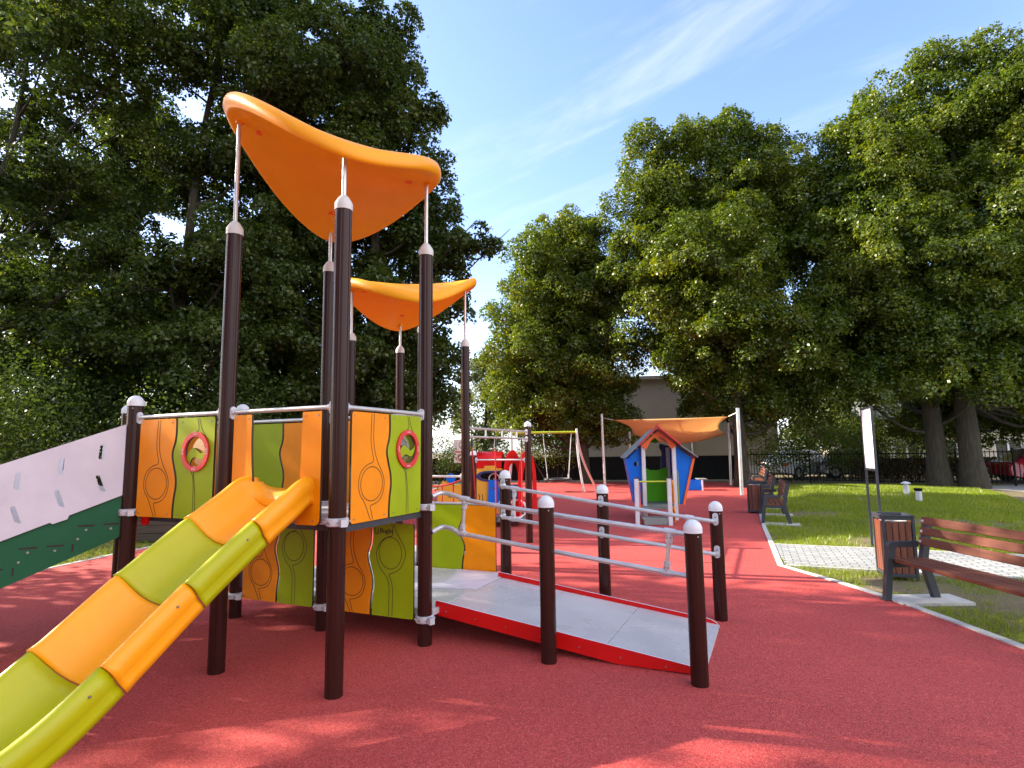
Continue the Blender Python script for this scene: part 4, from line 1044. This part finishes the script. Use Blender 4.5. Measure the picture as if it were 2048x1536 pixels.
# ------------------------------------------------------------------ fences and buildings
def fence_run(name, p, q, h, bays, label, solid=False, gap=.125, group=None, base=.08):
    p, q = Vector(p), Vector(q); d = q - p; Lg = d.length; d.normalize()
    root = empty(name, (p.x, p.y, 0), atan2(d.y, d.x), label, 'fence', group)
    bl = Lg/bays
    for i in range(bays + 1):
        m = MB(); m.box((i*bl, 0, h/2 + .02), (.06, .06, h + .10)); m.box((i*bl, 0, h + .08), (.072, .072, .02)); m.build('fence_post', M['fence'], root)
    for i in range(bays):
        m = MB(); x0, x1 = i*bl + .03, (i+1)*bl - .03
        for z in (base + .06, h - .06): m.box(((x0+x1)/2, 0, z), (x1-x0, .03, .04))
        k = int((x1-x0)/gap)
        for j in range(1, k+1):
            x = x0 + (x1-x0)*j/(k+1); m.box((x, 0, (base+h)/2), (.022, .022, h-base))
        m.build('fence_panel', M['fence'], root)
        if solid:
            m = MB(); m.box(((x0+x1)/2, .035, (base + h)/2 - .03), (x1-x0, .012, h - base - .08)); m.build('privacy_sheet', M['fence'], root)
    return root
fence_run('metal_fence', (-22, 33.0), (10.6, 27.9), 1.26, 14, 'solid blackish fence closing the playground behind the swing and playhouse', True)
fence_run('metal_fence', (10.9, 27.2), (17.3, 22.9), 1.32, 3, 'see-through dark railing fence behind the white notice board', False)
fence_run('metal_gate', (17.5, 22.8), (24.0, 21.2), 1.36, 4, 'taller dark railings beyond the thick trunk at the right margin', False, .16)
m_ = empty('grey_building', (9.5, 36, 0), -.16, 'windowless grey beige wall of a building showing under the trees behind the shade sail', 'building')
m = MB(); m.box((0, 3, 2.95), (13, 6, 5.9)); m.build('wall', M['render_wall'], m_)
m = MB(); m.box((0, 3, 6.0), (13.5, 6.5, .2)); m.build('roof', M['render_wall'], m_)
m = MB(); m.tube([(1.5, -.06, .1), (1.5, -.06, 5.8)], .06, 10); m.build('downpipe', M['steel'], m_)
m = MB(); m.box((0, -.02, .25), (13.04, .05, .5)); m.build('plinth', M['concrete'], m_)
hs = empty('house', (27.5, 33, 0), -.1, 'cream house with white framed windows half hidden behind the hedge on the right', 'building')
m = MB()
# wall with real window openings
wins = [(-4.9, .55), (-2.2, .55), (.5, .55), (3.2, .55)]
m.plate([(-6.2, 0), (6.2, 0), (6.2, 3.1), (-6.2, 3.1)], [[(x-.75, z), (x+.75, z), (x+.75, z+1.35), (x-.75, z+1.35)] for x, z in wins], lambda x, z, d: (x, d, z), 0, .3)
m.box((0, 4.2, 1.55), (12.4, 7.8, 3.1)); m.build('wall', M['cream_wall'], hs)
m = MB(); m.add([(-6.6, -.5, 3.1), (6.6, -.5, 3.1), (6.6, 8.6, 3.1), (-6.6, 8.6, 3.1), (-6.6, 4, 5.4), (6.6, 4, 5.4)], [(0,1,5,4), (2,3,4,5), (1,2,5), (3,0,4), (3,2,1,0)]); m.build('roof', M['grey'], hs)
for x, z in wins:
    m = MB()
    for dx in (-.71, 0, .71): m.box((x+dx, .12, z+.675), (.09, .08, 1.35))
    for dz in (.04, 1.31): m.box((x, .12, z+dz), (1.42, .075, .09))
    w = m.build('window', M['white'], hs)
    m = MB(); m.box((x, .16, z+.675), (1.4, .02, 1.3)); m.build('window_pane', M['dark_glass'], w)
    m = MB(); m.box((x, -.05, z-.03), (1.6, .2, .05)); m.build('window_sill', M['concrete'], w)

# ------------------------------------------------------------------ parked cars beyond the railings
def car(loc, rz, paint, label):
    root = empty('parked_car', (*loc, -.01), rz, label, 'car', 'cars parked beyond the fence')
    prof = [(-2.05, .32), (-2.08, .62), (-1.98, .86), (-1.75, .92), (-1.15, 1.36), (-.6, 1.46), (.35, 1.44), (1.0, 1.02), (1.85, .86), (2.08, .66), (2.10, .34), (1.7, .24), (-1.7, .24)]
    sec = [(-.84, .88), (-.80, .97), (0, 1.0), (.80, .97), (.84, .88)]
    rows = []
    for y, k in ((-.86, .93), (-.80, 1.0), (-.4, 1.01), (.4, 1.01), (.80, 1.0), (.86, .93)):
        rows.append([(x*(1 if abs(y) < .85 else .98), y*(1 - .20*max(0, (z-.9)/.56)), .24 + (z-.24)*k) for x, z in prof])
    m = MB(); m.grid(rows, closed=True); n = len(prof); m.f += [tuple(range(n)), tuple(len(m.v)-n+j for j in range(n))[::-1]]; m.mi += [0, 0]; m.sm += [True, True]
    body = m.build('body', paint, root, bevel=.02, angle=35)
    for s in (-1, 1):
        m = MB(); f = lambda x, z, d: (x, s*(.86*(1 - .20*max(0, (z-.9)/.56)) + d), z)
        m.plate([(-1.35, .95), (-1.0, 1.30), (-.6, 1.37), (.30, 1.35), (.78, .98)], [], f, .004, .012); m.build('side_window', M['dark_glass'], root)
        for x in (-1.32, 1.30):
            m = MB(); m.tube([(x, s*.70, .31), (x, s*.875, .31)], .31, 24); w = m.build('wheel', M['tyre'], root)
            m = MB(); m.tube([(x, s*.86, .31), (x, s*.885, .31)], .19, 20); m.build('rim', M['steel'], w)
        m = MB(); m.box((2.06, s*.62, .68), (.08, .32, .13)); m.build('headlight', M['white'], root, bevel=.02)
        m = MB(); m.box((-2.05, s*.66, .74), (.06, .26, .14)); m.build('tail_light', M['window_red'], root, bevel=.02)
    m = MB(); m.add([(.42, -.66, 1.40), (.42, .66, 1.40), (1.02, .72, 1.04), (1.02, -.72, 1.04)], [(0,1,2,3)]); m.add([(v[0]+.012, v[1], v[2]+.012) for v in m.v[:4]], [(0,1,2,3)]); m.build('windscreen', M['dark_glass'], root)
    m = MB(); m.box((0, 0, .28), (3.6, 1.5, .14)); m.build('underbody', M['black'], root)
    return root
car((14.9, 30.5), .5, M['car_white'], 'whitish car glimpsed through the railings left of the notice board')
car((17.6, 29.6), -.35, M['car_silver'], 'silver car whose roof shows through the railings right of the notice board legs')
car((22.4, 24.3), -.2, M['car_red'], 'red car behind the railings at the right margin')

# ------------------------------------------------------------------ benches, slabs, bins
def bench_parts(name, loc, rz, ln, label, group):
    """bench facing -x, near end at the origin, running towards +y"""
    root = empty(name, (*loc, .0), rz, label, 'bench', group)
    for y in (0.03, ln-.03):
        m = MB(); w = .055
        def pb(pts):
            for a, b in zip(pts, pts[1:]): m.bar((a[0], y, a[1]), (b[0], y, b[1]), w, .07, up=(1, 0, .001))
        m.plate(rounded([(-.02, 0), (.055, 0), (.10, .36), (.145, .535), (.40, .535), (.40, .595), (.09, .595), (.06, .56)], (6,), .03), [], lambda x, z, d: (x, y + d, z), -w/2, w/2)
        m.plate([(.52, 0), (.60, 0), (.495, .40), (.585, .82), (.505, .82), (.425, .44), (.415, .38)], [], lambda x, z, d: (x, y + d, z), -w/2, w/2)
        m.box((.27, y, .355), (.36, w*.9, .05))
        for x in (.015, .56): m.box((x+.02, y, .008), (.15, .10, .012))
        m.build('bench_frame', M['anthracite'], root, bevel=.004)
    for i in range(4):
        m = MB(); m.box((.145 + i*.096, ln/2, .405), (.084, ln - .015, .038)); m.build('seat_slat', M['wood_y'], root, bevel=.006)
    for i in range(3):
        z = .80 - i*.105; x = .508 - i*.0235
        m = MB(); c = Vector((x-.006, ln/2, z)); up = Vector((.21, 0, .98)).normalized(); sdv = Vector((.98, 0, -.21)).normalized()
        vs = [c + sdv*a*.017 + up*b*.042 + Vector((0, e*(ln/2-.008), 0)) for e in (-1, 1) for a, b in ((-1,-1),(1,-1),(1,1),(-1,1))]
        m.add(vs, [(0,1,2,3), (7,6,5,4), (0,4,5,1), (1,5,6,2), (2,6,7,3), (3,7,4,0)]); s = m.build('back_slat', M['wood_y'], root, bevel=.006)
        for y in (.035, ln-.035):
            m = MB(); q = c - sdv*.017; m.tube([(q.x, y, z), (q.x-.008, y, z)], .014, 12); m.build('coach_bolt', M['cap'], s)
    return root
GBn = 'benches along the edge of the playground'
rzn = .06
bench = bench_parts('park_bench', (3.98, 6.27), 0, 1.9, 'large near bench with red-brown slats cut off by the right margin', GBn)
bench.scale = (.98, 1, 1); bench.rotation_euler = (0, 0, .05); bench.location = (3.955, 4.40, 0)
kd = Vector((.365, .931)); krz = -atan2(kd.x, kd.y)
b2 = copy_tree(bench); b2.location = (5.20, 12.42, .0); b2.rotation_euler = (0, 0, krz); b2['label'] = 'bench seen end-on at the kerb, nearer one of the two before the far bin'
b3 = copy_tree(bench); b3.location = (6.35, 15.6, .0); b3.rotation_euler = (0, 0, krz); b3['label'] = 'bench at the kerb just beyond the far slatted bin, only its back showing'
b4 = copy_tree(bench); b4.location = (8.5, 21.0, .0); b4.rotation_euler = (0, 0, krz + .05); b4['label'] = 'farthest bench, dark in the shade beside the trunk by the sail pole'
def slab(x, y, rz, label, w=.74, d=.36):
    root = empty('concrete_slab', (x, y, 0), rz, label, 'slab', 'paving slabs under the bench feet')
    m = MB()
    m.box((-w/4, 0, -.01), (w/2-.004, d, .055)); m.box((w/4, 0, -.01), (w/2-.004, d, .055)); m.build('slab', M['concrete'], root, bevel=.004)
    return root
s0 = slab(4.27, 6.24, .0, 'pale concrete slab under the far foot of the near bench')
for (bx, k, lb) in ((b2, 0, 'pale slab under the near foot of the end-on bench'), (b2, 1.84, 'pale slab under the far foot of the end-on bench'), (b3, 0.0, 'slab under the near foot of the bench beyond the far bin')):
    p = Vector((bx.location.x, bx.location.y)) + kd*(k + .03) + Vector((kd.y, -kd.x))*.36
    c = copy_tree(s0); c.location = (p.x, p.y, 0); c.rotation_euler = (0, 0, krz); c['label'] = lb
def bin_(loc, rz, label, w=.345, d=.41, h=.74):
    root = empty('litter_bin', (*loc, 0), rz, label, 'litter bin', 'slatted litter bins')
    fr = .032
    m = MB()
    for sx in (-1, 1):
        for sy in (-1, 1): m.box((sx*(w-fr)/2, sy*(d-fr)/2, h/2), (fr, fr, h))
    for z in (h-.02, .05):
        for sy in (-1, 1): m.box((0, sy*(d-fr)/2, z), (w-2*fr-.002, fr*.96, .04))
        for sx in (-1, 1): m.box((sx*(w-fr)/2, 0, z), (fr*.96, d-2*fr-.002, .04))
    m.build('bin_frame', M['anthracite'], root, bevel=.003)
    m = MB()
    for sx, sy, wx, wy in ((0, -1, w, .03), (0, 1, w, .03), (-1, 0, .03, d-.06), (1, 0, .03, d-.06)): m.box((sx*(w/2-.01), sy*(d/2-.01), h+.008), (wx+.01, wy+.006, .018))
    m.build('bin_rim', M['anthracite'], root, bevel=.003)
    for s in (-1, 1):
        for axis, wd, dp in ((0, w, d), (1, d, w)):
            k = 4; m = MB(); in_ = wd - 2*fr - .008
            for i in range(k):
                x = -in_/2 + in_*(i+.5)/k
                c = (x, s*(dp/2-.016), h/2+.005) if axis == 0 else (s*(dp/2-.016), x, h/2+.005)
                sz = (in_/k-.010, .016, h-.13) if axis == 0 else (.016, in_/k-.010, h-.13)
                m.box(c, sz)
            m.build('slat_panel', M['wood_z'], root, bevel=.003)
    m = MB(); m.lathe([(.14, .06), (.15, h-.06), (.135, h-.06), (.125, .08)], n=24); m.build('liner', M['steel'], root)
    return root
nb_ = bin_((4.70, 7.35), -.30, 'near slatted litter bin with anthracite frame behind the near bench')
c = copy_tree(nb_); c.location = (5.95, 14.55, 0); c.rotation_euler = (0, 0, krz); c['label'] = 'far slatted litter bin behind the end-on bench'

# ------------------------------------------------------------------ notice board, bollards, rules sign
sg = empty('notice_board', (5.54, 8.95, 0), 1.25, 'blank white notice board on two thin dark legs, seen almost edge-on behind the near bin', 'sign')
for x in (0, .62):
    m = MB(); m.box((x, 0, 1.08), (.032, .032, 2.26)); m.build('leg', M['anthracite'], sg)
for z in (1.225, 2.19):
    m = MB(); m.box((.31, 0, z), (.586, .028, .03)); m.build('board_frame', M['anthracite'], sg)
m = MB(); m.box((.31, 0, 1.707), (.584, .016, .932)); m.build('board', M['white'], sg, bevel=.004)
def bollard(loc, flat, label):
    root = empty('vent_bollard', (*loc, float(lawn_z(*loc))), 0, label, 'vent pipe', 'vent pipes on the lawn')
    m = MB(); m.lathe([(.078, -.05), (.078, .30)], n=24); m.build('pipe', M['clamp'], root)
    m = MB()
    if flat: m.lathe([(.09, .30), (.105, .33), (.105, .365), (.09, .375)], n=24)
    else: m.lathe([(.06, .30), (.06, .335), (.13, .335), (.13, .345), (.07, .385), (.01, .40)], n=24)
    m.build('pipe_cap', M['fence'] if flat else M['grey_white'], root); return root
bollard((11.97, 17.96), False, 'low grey vent pipe with a conical mushroom cap on the lawn')
bollard((11.25, 16.38), True, 'low grey vent pipe with a flat dark cap on the lawn')
rs = empty('rules_sign', (-2.35, 27.0, 0), -.1, 'white rules sign with round prohibition symbols on a post at the dark fence', 'sign')
m = MB(); m.tube([(0, 0, 0), (0, 0, 1.95)], .03, 10); m.build('sign_post', M['steel'], rs)
m = MB(); m.plate(rounded([(-.37, 1.05), (.37, 1.05), (.37, 2.12), (-.37, 2.12)], (0, 1, 2, 3), .05), [], lambda x, z, d: (x, -.035 + d, z), 0, -.012); pl = m.build('sign_plate', M['white'], rs)
f = lambda x, z, d: (x, -.047 + d, z)
m = MB(); m.plate(circle(.03, 1.86, .18, 32), [circle(.03, 1.86, .14, 32)], f, 0, -.003); m.ribbon([(-.06, 1.78), (.10, 1.95)], .05, f, -.004); m.build('symbol', M['grey'], pl)
m = MB(); m.plate(circle(.0, 1.28, .19, 32), [circle(.0, 1.28, .145, 32)], f, 0, -.003); m.build('prohibition_ring', M['window_red'], pl)
m = MB(); m.ribbon([(-.10, 1.20), (.12, 1.34)], .07, f, -.003); m.ribbon([(-.02, 1.38), (.10, 1.38)], .03, f, -.003); m.build('symbol', M['black'], pl)
m = MB(); m.ribbon([(-.33, 1.56), (.33, 1.56)], .06, f, -.003); m.build('sign_bar', M['window_red'], pl)

# ------------------------------------------------------------------ shade sail
sa = empty('shade_sail', (6.5, 24.0, 0), 0, 'orange shade sail slung between four pale steel poles over the far corner', 'shade sail')
def W_(x, y, z): return Vector((x - 6.5, y - 24.0, z))
def pole(x, y, z, lx=0, ly=0, r=.055):
    m = MB(); p = W_(x, y, -.05); q = W_(x+lx, y+ly, z); m.tube([p, q], r, 16); m.tube([q, q + Vector((0, 0, .02))], r*1.08, 16); m.build('sail_pole', M['steel'], sa)
pole(4.0, 25.67, 3.12, -.05, 0); pole(7.71, 19.89, 2.92, .02, 0, .06); pole(5.37, 26.86, 2.36, .03, .05); pole(9.32, 25.2, 2.65, .06, .02)
C4 = [W_(4.42, 25.5, 2.86), W_(7.50, 20.15, 2.67), W_(9.12, 24.9, 2.17), W_(5.45, 26.5, 2.26)]
k = 26; rows = []
for i in range(k+1):
    u = i/k; row = []
    for j in range(k+1):
        v = j/k
        p = (C4[0]*(1-u) + C4[1]*u)*(1-v) + (C4[3]*(1-u) + C4[2]*u)*v
        ce = Vector(np.mean([tuple(c) for c in C4], 0)); 
        pull = .30*(u*(1-u)*4*(1 - 4*v*(1-v)) + v*(1-v)*4*(1 - 4*u*(1-u)))*.5
        p = p + (Vector((ce.x, ce.y, p.z)) - p)*pull
        p.z -= .42*4*u*(1-u)*v + .10*16*u*(1-u)*v*(1-v) + .012*sin(u*21 + v*5)*sin(v*9)
        row.append(tuple(p))
    rows.append(row)
m = MB(); m.grid(rows)
so = m.build('sail', M['sail'], sa); md = so.modifiers.new('thick', 'SOLIDIFY'); md.thickness = .004
for u in (.30, .62):
    m = MB(); i = int(u*k); m.tube([Vector(q) + Vector((0, 0, .004)) for q in rows[i]], .008, 6); m.build('seam', M['orange2'], so)
for c, tp in zip(C4, (W_(3.97, 25.65, 2.98), W_(7.73, 19.92, 2.80), W_(9.37, 25.2, 2.30), W_(5.40, 26.88, 2.30))):
    m = MB(); m.tube([c, tp], .009, 8); m.build('turnbuckle', M['steel'], sa)

# ------------------------------------------------------------------ basket swing
sw = empty('basket_swing', (1.7, 22.6, 0), -.05, 'basket swing hanging from a lime green beam between curved steel legs', 'swing')
m = MB(); m.tube([(-1.75, 0, 2.27), (.78, 0, 2.27)], .045, 14); m.build('swing_beam', M['lime_steel'], sw)
for sx, xb in ((1, .78), (-1, -1.75)):
    for fy in (-1, 1):
        m = MB(); pts = smooth_line([(xb, .03*fy, 2.40), (xb + (.10 if fy > 0 and sx > 0 else .01)*sx, .28 if fy > 0 else -.06, 1.7), (xb + (.38 if fy > 0 and sx > 0 else .08)*sx, .85 if fy > 0 else -.12, .9), ((1.65, 1.85, -.05) if fy > 0 and sx > 0 else (xb + .22*sx, (1.6 if fy > 0 else .15)*fy, -.05))], 6)
        m.tube(pts, .045, 12); m.build('swing_leg', M['steel'], sw)
m = MB(); m.tube([(.02 + .5*cos(t), .5*sin(t), .47) for t in np.linspace(0, 2*pi, 37)], .05, 10, caps=False)
bs = m.build('basket_rim', M['black'], sw)
m = MB()
for i in range(-4, 5):
    h = sqrt(max(0, .25 - (i*.11)**2))
    if h > .05:
        m.tube([(.02 + i*.11, y, .47 - .10*(1 - (y/h)**2)*(1-abs(i)/5)) for y in np.linspace(-h, h, 9)], .011, 6)
        m.tube([(.02 + x, i*.11, .47 - .10*(1 - (x/h)**2)*(1-abs(i)/5)) for x in np.linspace(-h, h, 9)], .011, 6)
m.build('basket_net', M['black'], bs)
for sx in (-1, 1):
    for sy in (-1, 1):
        m = MB(); q = (.02 + sx*.40, sy*.28, .50); m.tube([(.02 + sx*.55, 0, 2.24), q], .011, 8); m.tube([q, (q[0]+sx*.01, q[1], q[2]+.16)], .02, 8); m.build('swing_chain', M['steel'], sw)

# ------------------------------------------------------------------ playhouse
ph = empty('playhouse', (3.28, 13.0, 0), -.10, 'small gabled playhouse with blue walls, red roof and bright green back board', 'playhouse')
def pst(x, y, h, w=.085, cap=False):
    m = MB(); m.box((x, y, h/2 - .02), (w, w, h + .04)); o = m.build('post', M['grey_white'], ph, bevel=.006)
    if cap: m = MB(); m.box((x, y, h + .012), (w+.02, w+.02, .024)); m.build('post_cap', M['black'], o, bevel=.004)
pst(-.62, -.62, .97, cap=True); pst(.06, -.60, .97, cap=True)
for x in (-.34, .34):
    pst(x, .32, 1.70); pst(x*1.05, 1.25, 1.62)
m = MB(); m.tube([(-.58, -.62, .905), (.02, -.60, .905)], .017, 10); m.build('safety_bar', M['lime_steel'], ph)
for y0, y1, z in ((-.60, -.25, .13), (-.20, .28, .30), (.33, 1.25, .32)):
    m = MB(); m.box((-.02 if y0 > 0 else -.2, (y0+y1)/2, z), (.62, y1-y0, .035)); m.build('step', M['grey'], ph, bevel=.004)
m = MB(); m.box((-.2, -.60, .07), (.56, .03, .12)); m.build('riser', M['grey'], ph)
m = MB()
f = lambda x, z, d: (x, 1.22 + d, z)
m.plate([(-.33, .30), (.33, .30), (.33, 1.15), (.22, 1.12), (.10, 1.08), (-.08, 1.08), (-.18, 1.13), (-.26, 1.17), (-.33, 1.17)], [], f, 0, -.02); m.build('back_board', M['green'], ph)
# the flaring blue side walls at the house body
for s in (-1, 1):
    for y in (.40, 1.30):
        m = MB(); f = lambda x, z, d: (s*x, y + d, z)
        m.plate([(.39, .34), (.50, .34), (.76 if s > 0 else .68, 1.37), (.39, 1.66)], [circle(.50, 1.25, .055, 16)] if (s < 0 and y < 1) else [], f, 0, .02); m.build('side_wall', M['blue'], ph)
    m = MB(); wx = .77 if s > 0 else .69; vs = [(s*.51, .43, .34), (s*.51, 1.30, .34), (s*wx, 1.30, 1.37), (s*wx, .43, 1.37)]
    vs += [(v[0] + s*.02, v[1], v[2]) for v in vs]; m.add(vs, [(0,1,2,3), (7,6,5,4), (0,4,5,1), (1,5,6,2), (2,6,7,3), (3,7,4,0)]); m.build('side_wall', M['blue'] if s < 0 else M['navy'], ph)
    m = MB(); m.bar((s*.525, .38, .34), (s*(wx+.02), .38, 1.37), .05, .05); m.build('corner_trim', M['orange2'] if s > 0 else M['blue'], ph)
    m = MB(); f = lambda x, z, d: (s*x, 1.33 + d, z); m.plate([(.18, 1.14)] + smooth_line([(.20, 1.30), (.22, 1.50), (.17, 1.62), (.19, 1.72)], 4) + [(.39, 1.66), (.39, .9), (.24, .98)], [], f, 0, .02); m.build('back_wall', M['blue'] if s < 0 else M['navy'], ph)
m = MB(); f = lambda x, z, d: (x, 1.33 + d, z); m.plate([(-.19, 1.74), (.19, 1.74), (0, 1.95)], [], f, 0, .02); m.build('gable_board', M['green'], ph)
# roof: two pitched boards, ridge along y, and the orange gable arch in front
for s in (-1, 1):
    m = MB(); vs = []
    for y in (.22, 1.50):
        for x, z in ((-.02 if s > 0 else .05, 2.02), (.86 if s > 0 else .76, 1.38)):
            vs += [(s*x, y, z), (s*x, y, z + .028)]
    m.add(vs, [(0,1,3,2), (4,6,7,5), (0,2,6,4), (1,5,7,3), (0,4,5,1), (2,3,7,6)]); m.build('roof_board', M['grey'], ph)
    m = MB(); vs = []
    for y in (-.02, .22):
        for x, z in ((-.06 if s > 0 else .02, 2.09), (.46, 1.66)): vs += [(s*x, y, z), (s*x, y, z + .03)]
    m.add(vs, [(0,1,3,2), (4,6,7,5), (0,2,6,4), (1,5,7,3), (0,4,5,1), (2,3,7,6)]); m.build('porch_roof', M['redroof'], ph)
m = MB(); f = lambda x, z, d: (x, .26 + d, z)
m.plate([(-.40, 1.66), (-.28, 1.58), (-.16, 1.78), (-.06, 1.86), (.06, 1.86), (.16, 1.78), (.28, 1.58), (.40, 1.66), (0, 2.00)], [], f, 0, -.02); m.build('gable_arch', M['orange2'], ph)
for y, z0, z1 in ((-.30, .45, .92), (-.35, .06, .38)):
    m = MB(); f = lambda x, z, d: (.16 + d, y + x, z); m.plate([(-.20, z0), (.30, z0+.05), (.24, z1-.1), (-.05, z1), (-.2, z1-.1)], [circle(.05, (z0+z1)/2, .07, 16)], f, 0, .02); m.build('step_cheek', M['orange'], ph)
m = MB(); f = lambda x, z, d: (.41 + d, .36 + x, z); m.plate([(0, .32), (.85, .32), (.85, 1.02), (.4, .96), (0, 1.10)], [], f, 0, .02); m.build('side_board', M['lime'], ph)
m = MB(); f = lambda x, z, d: (-.56 + d, -.58 + x, z); m.plate([(0, .35), (.85, .45), (.85, .92), (0, .90)], [(.2, .5), (.6, .55), (.6, .75), (.2, .72)] and [[(.2, .5), (.6, .55), (.6, .75), (.2, .72)]], f, 0, .02); m.build('step_cheek', M['orange2'], ph)

# blue sand table behind the playhouse
st_ = empty('sand_table', (6.9, 22.55, 0), -.15, 'low blue sand play table with a white corner post behind the playhouse', 'play table')
m = MB(); f = lambda x, z, d: (x, d, z)
m.plate([(-.42, .03), (.30, .03), (.30, .38), (.12, .40), (-.02, .37), (-.2, .39), (-.42, .36)], [], f, -.35, -.33); m.plate([(-.42, .03), (.30, .03), (.30, .38), (-.42, .38)], [], f, .33, .35)
m.plate([(-.35+.02, .03), (.33, .03), (.33, .38), (-.33, .38)], [], lambda x, z, d: (d, x, z), -.42, -.40); m.plate([(-.33, .03), (.33, .03), (.33, .38), (-.33, .38)], [], lambda x, z, d: (d, x, z), .30, .32)
m.build('table_box', M['blue'], st_)
m = MB(); m.box((.27, -.37, .19), (.06, .05, .40)); m.build('corner_post', M['white'], st_)
m = MB(); m.box((.30, 0, .42), (.34, .74, .03)); m.build('shelf', M['grey'], st_, bevel=.004)
m = MB(); m.plate([(-.3 + .25*cos(t), .36 + .14*sin(t)) for t in np.linspace(0, pi, 14)], [], f, .30, .32); m.build('back_arch', M['blue'], st_)

# ------------------------------------------------------------------ play vehicle and rocker beyond the ramp
pc = empty('play_vehicle', (-.30, 12.9, 0), -.05, 'toy car play unit with red roof, mustard front board and blue oval window', 'play car')
f = lambda x, z, d: (x, -.40 + d, z)
oval = [(-.09 + .20*cos(t) + (.10 if cos(t) > 0 else -.10), 1.06 + .075*sin(t)) for t in np.linspace(0, 2*pi, 28, endpoint=False)]
m = MB(); m.plate(rounded([(-.55, .28), (.10, .28), (.10, 1.22), (-.02, 1.22), (-.06, 1.28), (-.28, 1.28), (-.32, 1.22), (-.55, 1.22)], (2, 7), .03), [[(x, z) for x, z in oval]], f, 0, -.02)
for k in range(3): m.ribbon(smooth_line([(-.50 + .07*k, .50), (-.47 + .07*k, .58), (-.48 + .07*k, .68)], 3), .016, f, -.021, 1)
fb_ = m.build('front_board', [M['yellow'], M['groove']], pc)
big = [(-.09 + (x+.09)*1.25, 1.06 + (z-1.06)*1.5) for x, z in oval]
m = MB(); m.plate(big, [oval], f, -.021, -.036); m.build('window_frame', M['navy'], pc)
m = MB(); m.tube([(-.09 + .11*cos(t), -.36, 1.0 + .11*sin(t)) for t in np.linspace(0, 2*pi, 25)], .014, 8, caps=False); m.tube([(-.09, -.36, 1.0), (-.09, -.1, .8)], .015, 8); m.build('steering_wheel', M['steel'], pc)
m = MB(); m.plate([(-.20, .98), (-.02, .98), (.02, .80), (.12, .55), (.10, .45), (-.22, .45)], [circle(-.10, .80, .025, 12)], f, -.05, -.07); m.build('chute_board', M['blue'], pc)
m = MB()
rows = [[(x, -.45 + .95*t, 1.36 + .22*sin(pi*min(1, max(0, .12 + t*.88)))) for x in (-.58, .08)] for t in np.linspace(0, 1, 12)]
m.grid(rows); ro = m.build('roof', M['red_board'], pc); md = ro.modifiers.new('thick', 'SOLIDIFY'); md.thickness = .025
m = MB(); m.plate([(-.57, 1.18), (.07, 1.18), (.07, 1.40), (-.57, 1.40)], [], f, .03, .05); m.build('roof_beam', M['red_board'], pc)
for x0 in (.10, .42):
    m = MB(); fs = lambda x, z, d: (x0 + d + (x + .6)*.32, x, z)
    outer = smooth_line([(-.55, .25), (-.60, .7), (-.52, 1.2), (-.30, 1.52), (.05, 1.60), (.35, 1.40), (.52, 1.0), (.55, .25)], 5)
    inner = smooth_line([(.30, .55), (.32, 1.0), (.18, 1.25), (0, 1.33), (-.22, 1.25), (-.36, .95), (-.36, .55)], 4)
    m.plate(outer, [inner], fs, 0, .02); m.build('side_arch', M['red_board'], pc)
m = MB(); m.plate([(.15, .45), (.5, .45), (.5, .85), (.15, .85)], [], lambda x, z, d: (x, .1 + d, z), 0, .02); m.build('seat_back', M['navy'], pc)
m = MB(); m.plate(circle(.40, .38, .21, 10), [circle(.40, .38, .165, 20)], f, -.06, -.075, 0); m.build('wheel_rim', M['white'], pc)
m = MB(); m.plate(circle(.40, .38, .18, 20), [circle(.40, .38, .07, 14)], f, -.05, -.062, 0); m.build('wheel', M['red_board'], pc)
m = MB(); m.box((.0, 0, .14), (1.1, .9, .05)); m.box((-.45, -.3, .05), (.1, .1, .16)); m.box((.45, .3, .05), (.1, .1, .16)); m.build('floor', M['grey'], pc)
rk = empty('spring_rocker', (-1.22, 12.6, 0), -.1, 'mustard and blue rocker half hidden behind the red rope net', 'rocker')
m = MB(); f = lambda x, z, d: (x, d, z)
for d in (-.18, .16): m.plate(rounded([(-.38, .40), (.36, .40), (.34, .82), (.1, .90), (-.05, .86), (-.25, .98), (-.36, .80)], (1, 2, 6), .05), [circle(-.1, .66, .05, 14)], f, d, d + .02)
m.build('side_panel', M['yellow'], rk)
m = MB(); m.box((0, 0, .40), (.70, .36, .06)); m.build('seat', M['blue'], rk, bevel=.01)
m = MB(); m.plate(circle(-.12, 1.02, .10, 20), [], f, -.02, .02); m.build('head_board', M['blue'], rk)
m = MB(); m.tube([(.09*cos(t), .09*sin(t), .02 + .36*t/(10*pi)) for t in np.linspace(0, 10*pi, 90)], .014, 8); m.build('spring', M['black'], rk)

# dark wooden edging on the lawn at the left
we = empty('timber_planter', (-6.45, 11.6, 0), .09, 'dark weathered timber planter box on the lawn behind the slide', 'planter')
for i, (c, d) in enumerate((((0, -.6, .23), (1.9, .06, .44)), ((0, .6, .23), (1.9, .06, .44)), ((-.92, 0, .23), (.06, 1.13, .44)), ((.92, 0, .23), (.06, 1.13, .44)))):
    m = MB()
    for k in range(3): m.box((c[0], c[1], .085 + k*.15), (d[0], d[1], .144))
    m.build('plank_wall', M['old_wood'], we, bevel=.005)
m = MB(); m.box((0, -.6, .475), (2.0, .14, .03)); m.box((0, .6, .475), (2.0, .14, .03)); m.build('top_rail', M['old_wood'], we, bevel=.005)
m = MB(); m.box((0, 0, .36), (1.78, 1.13, .05)); m.build('soil', M['soil'], we)
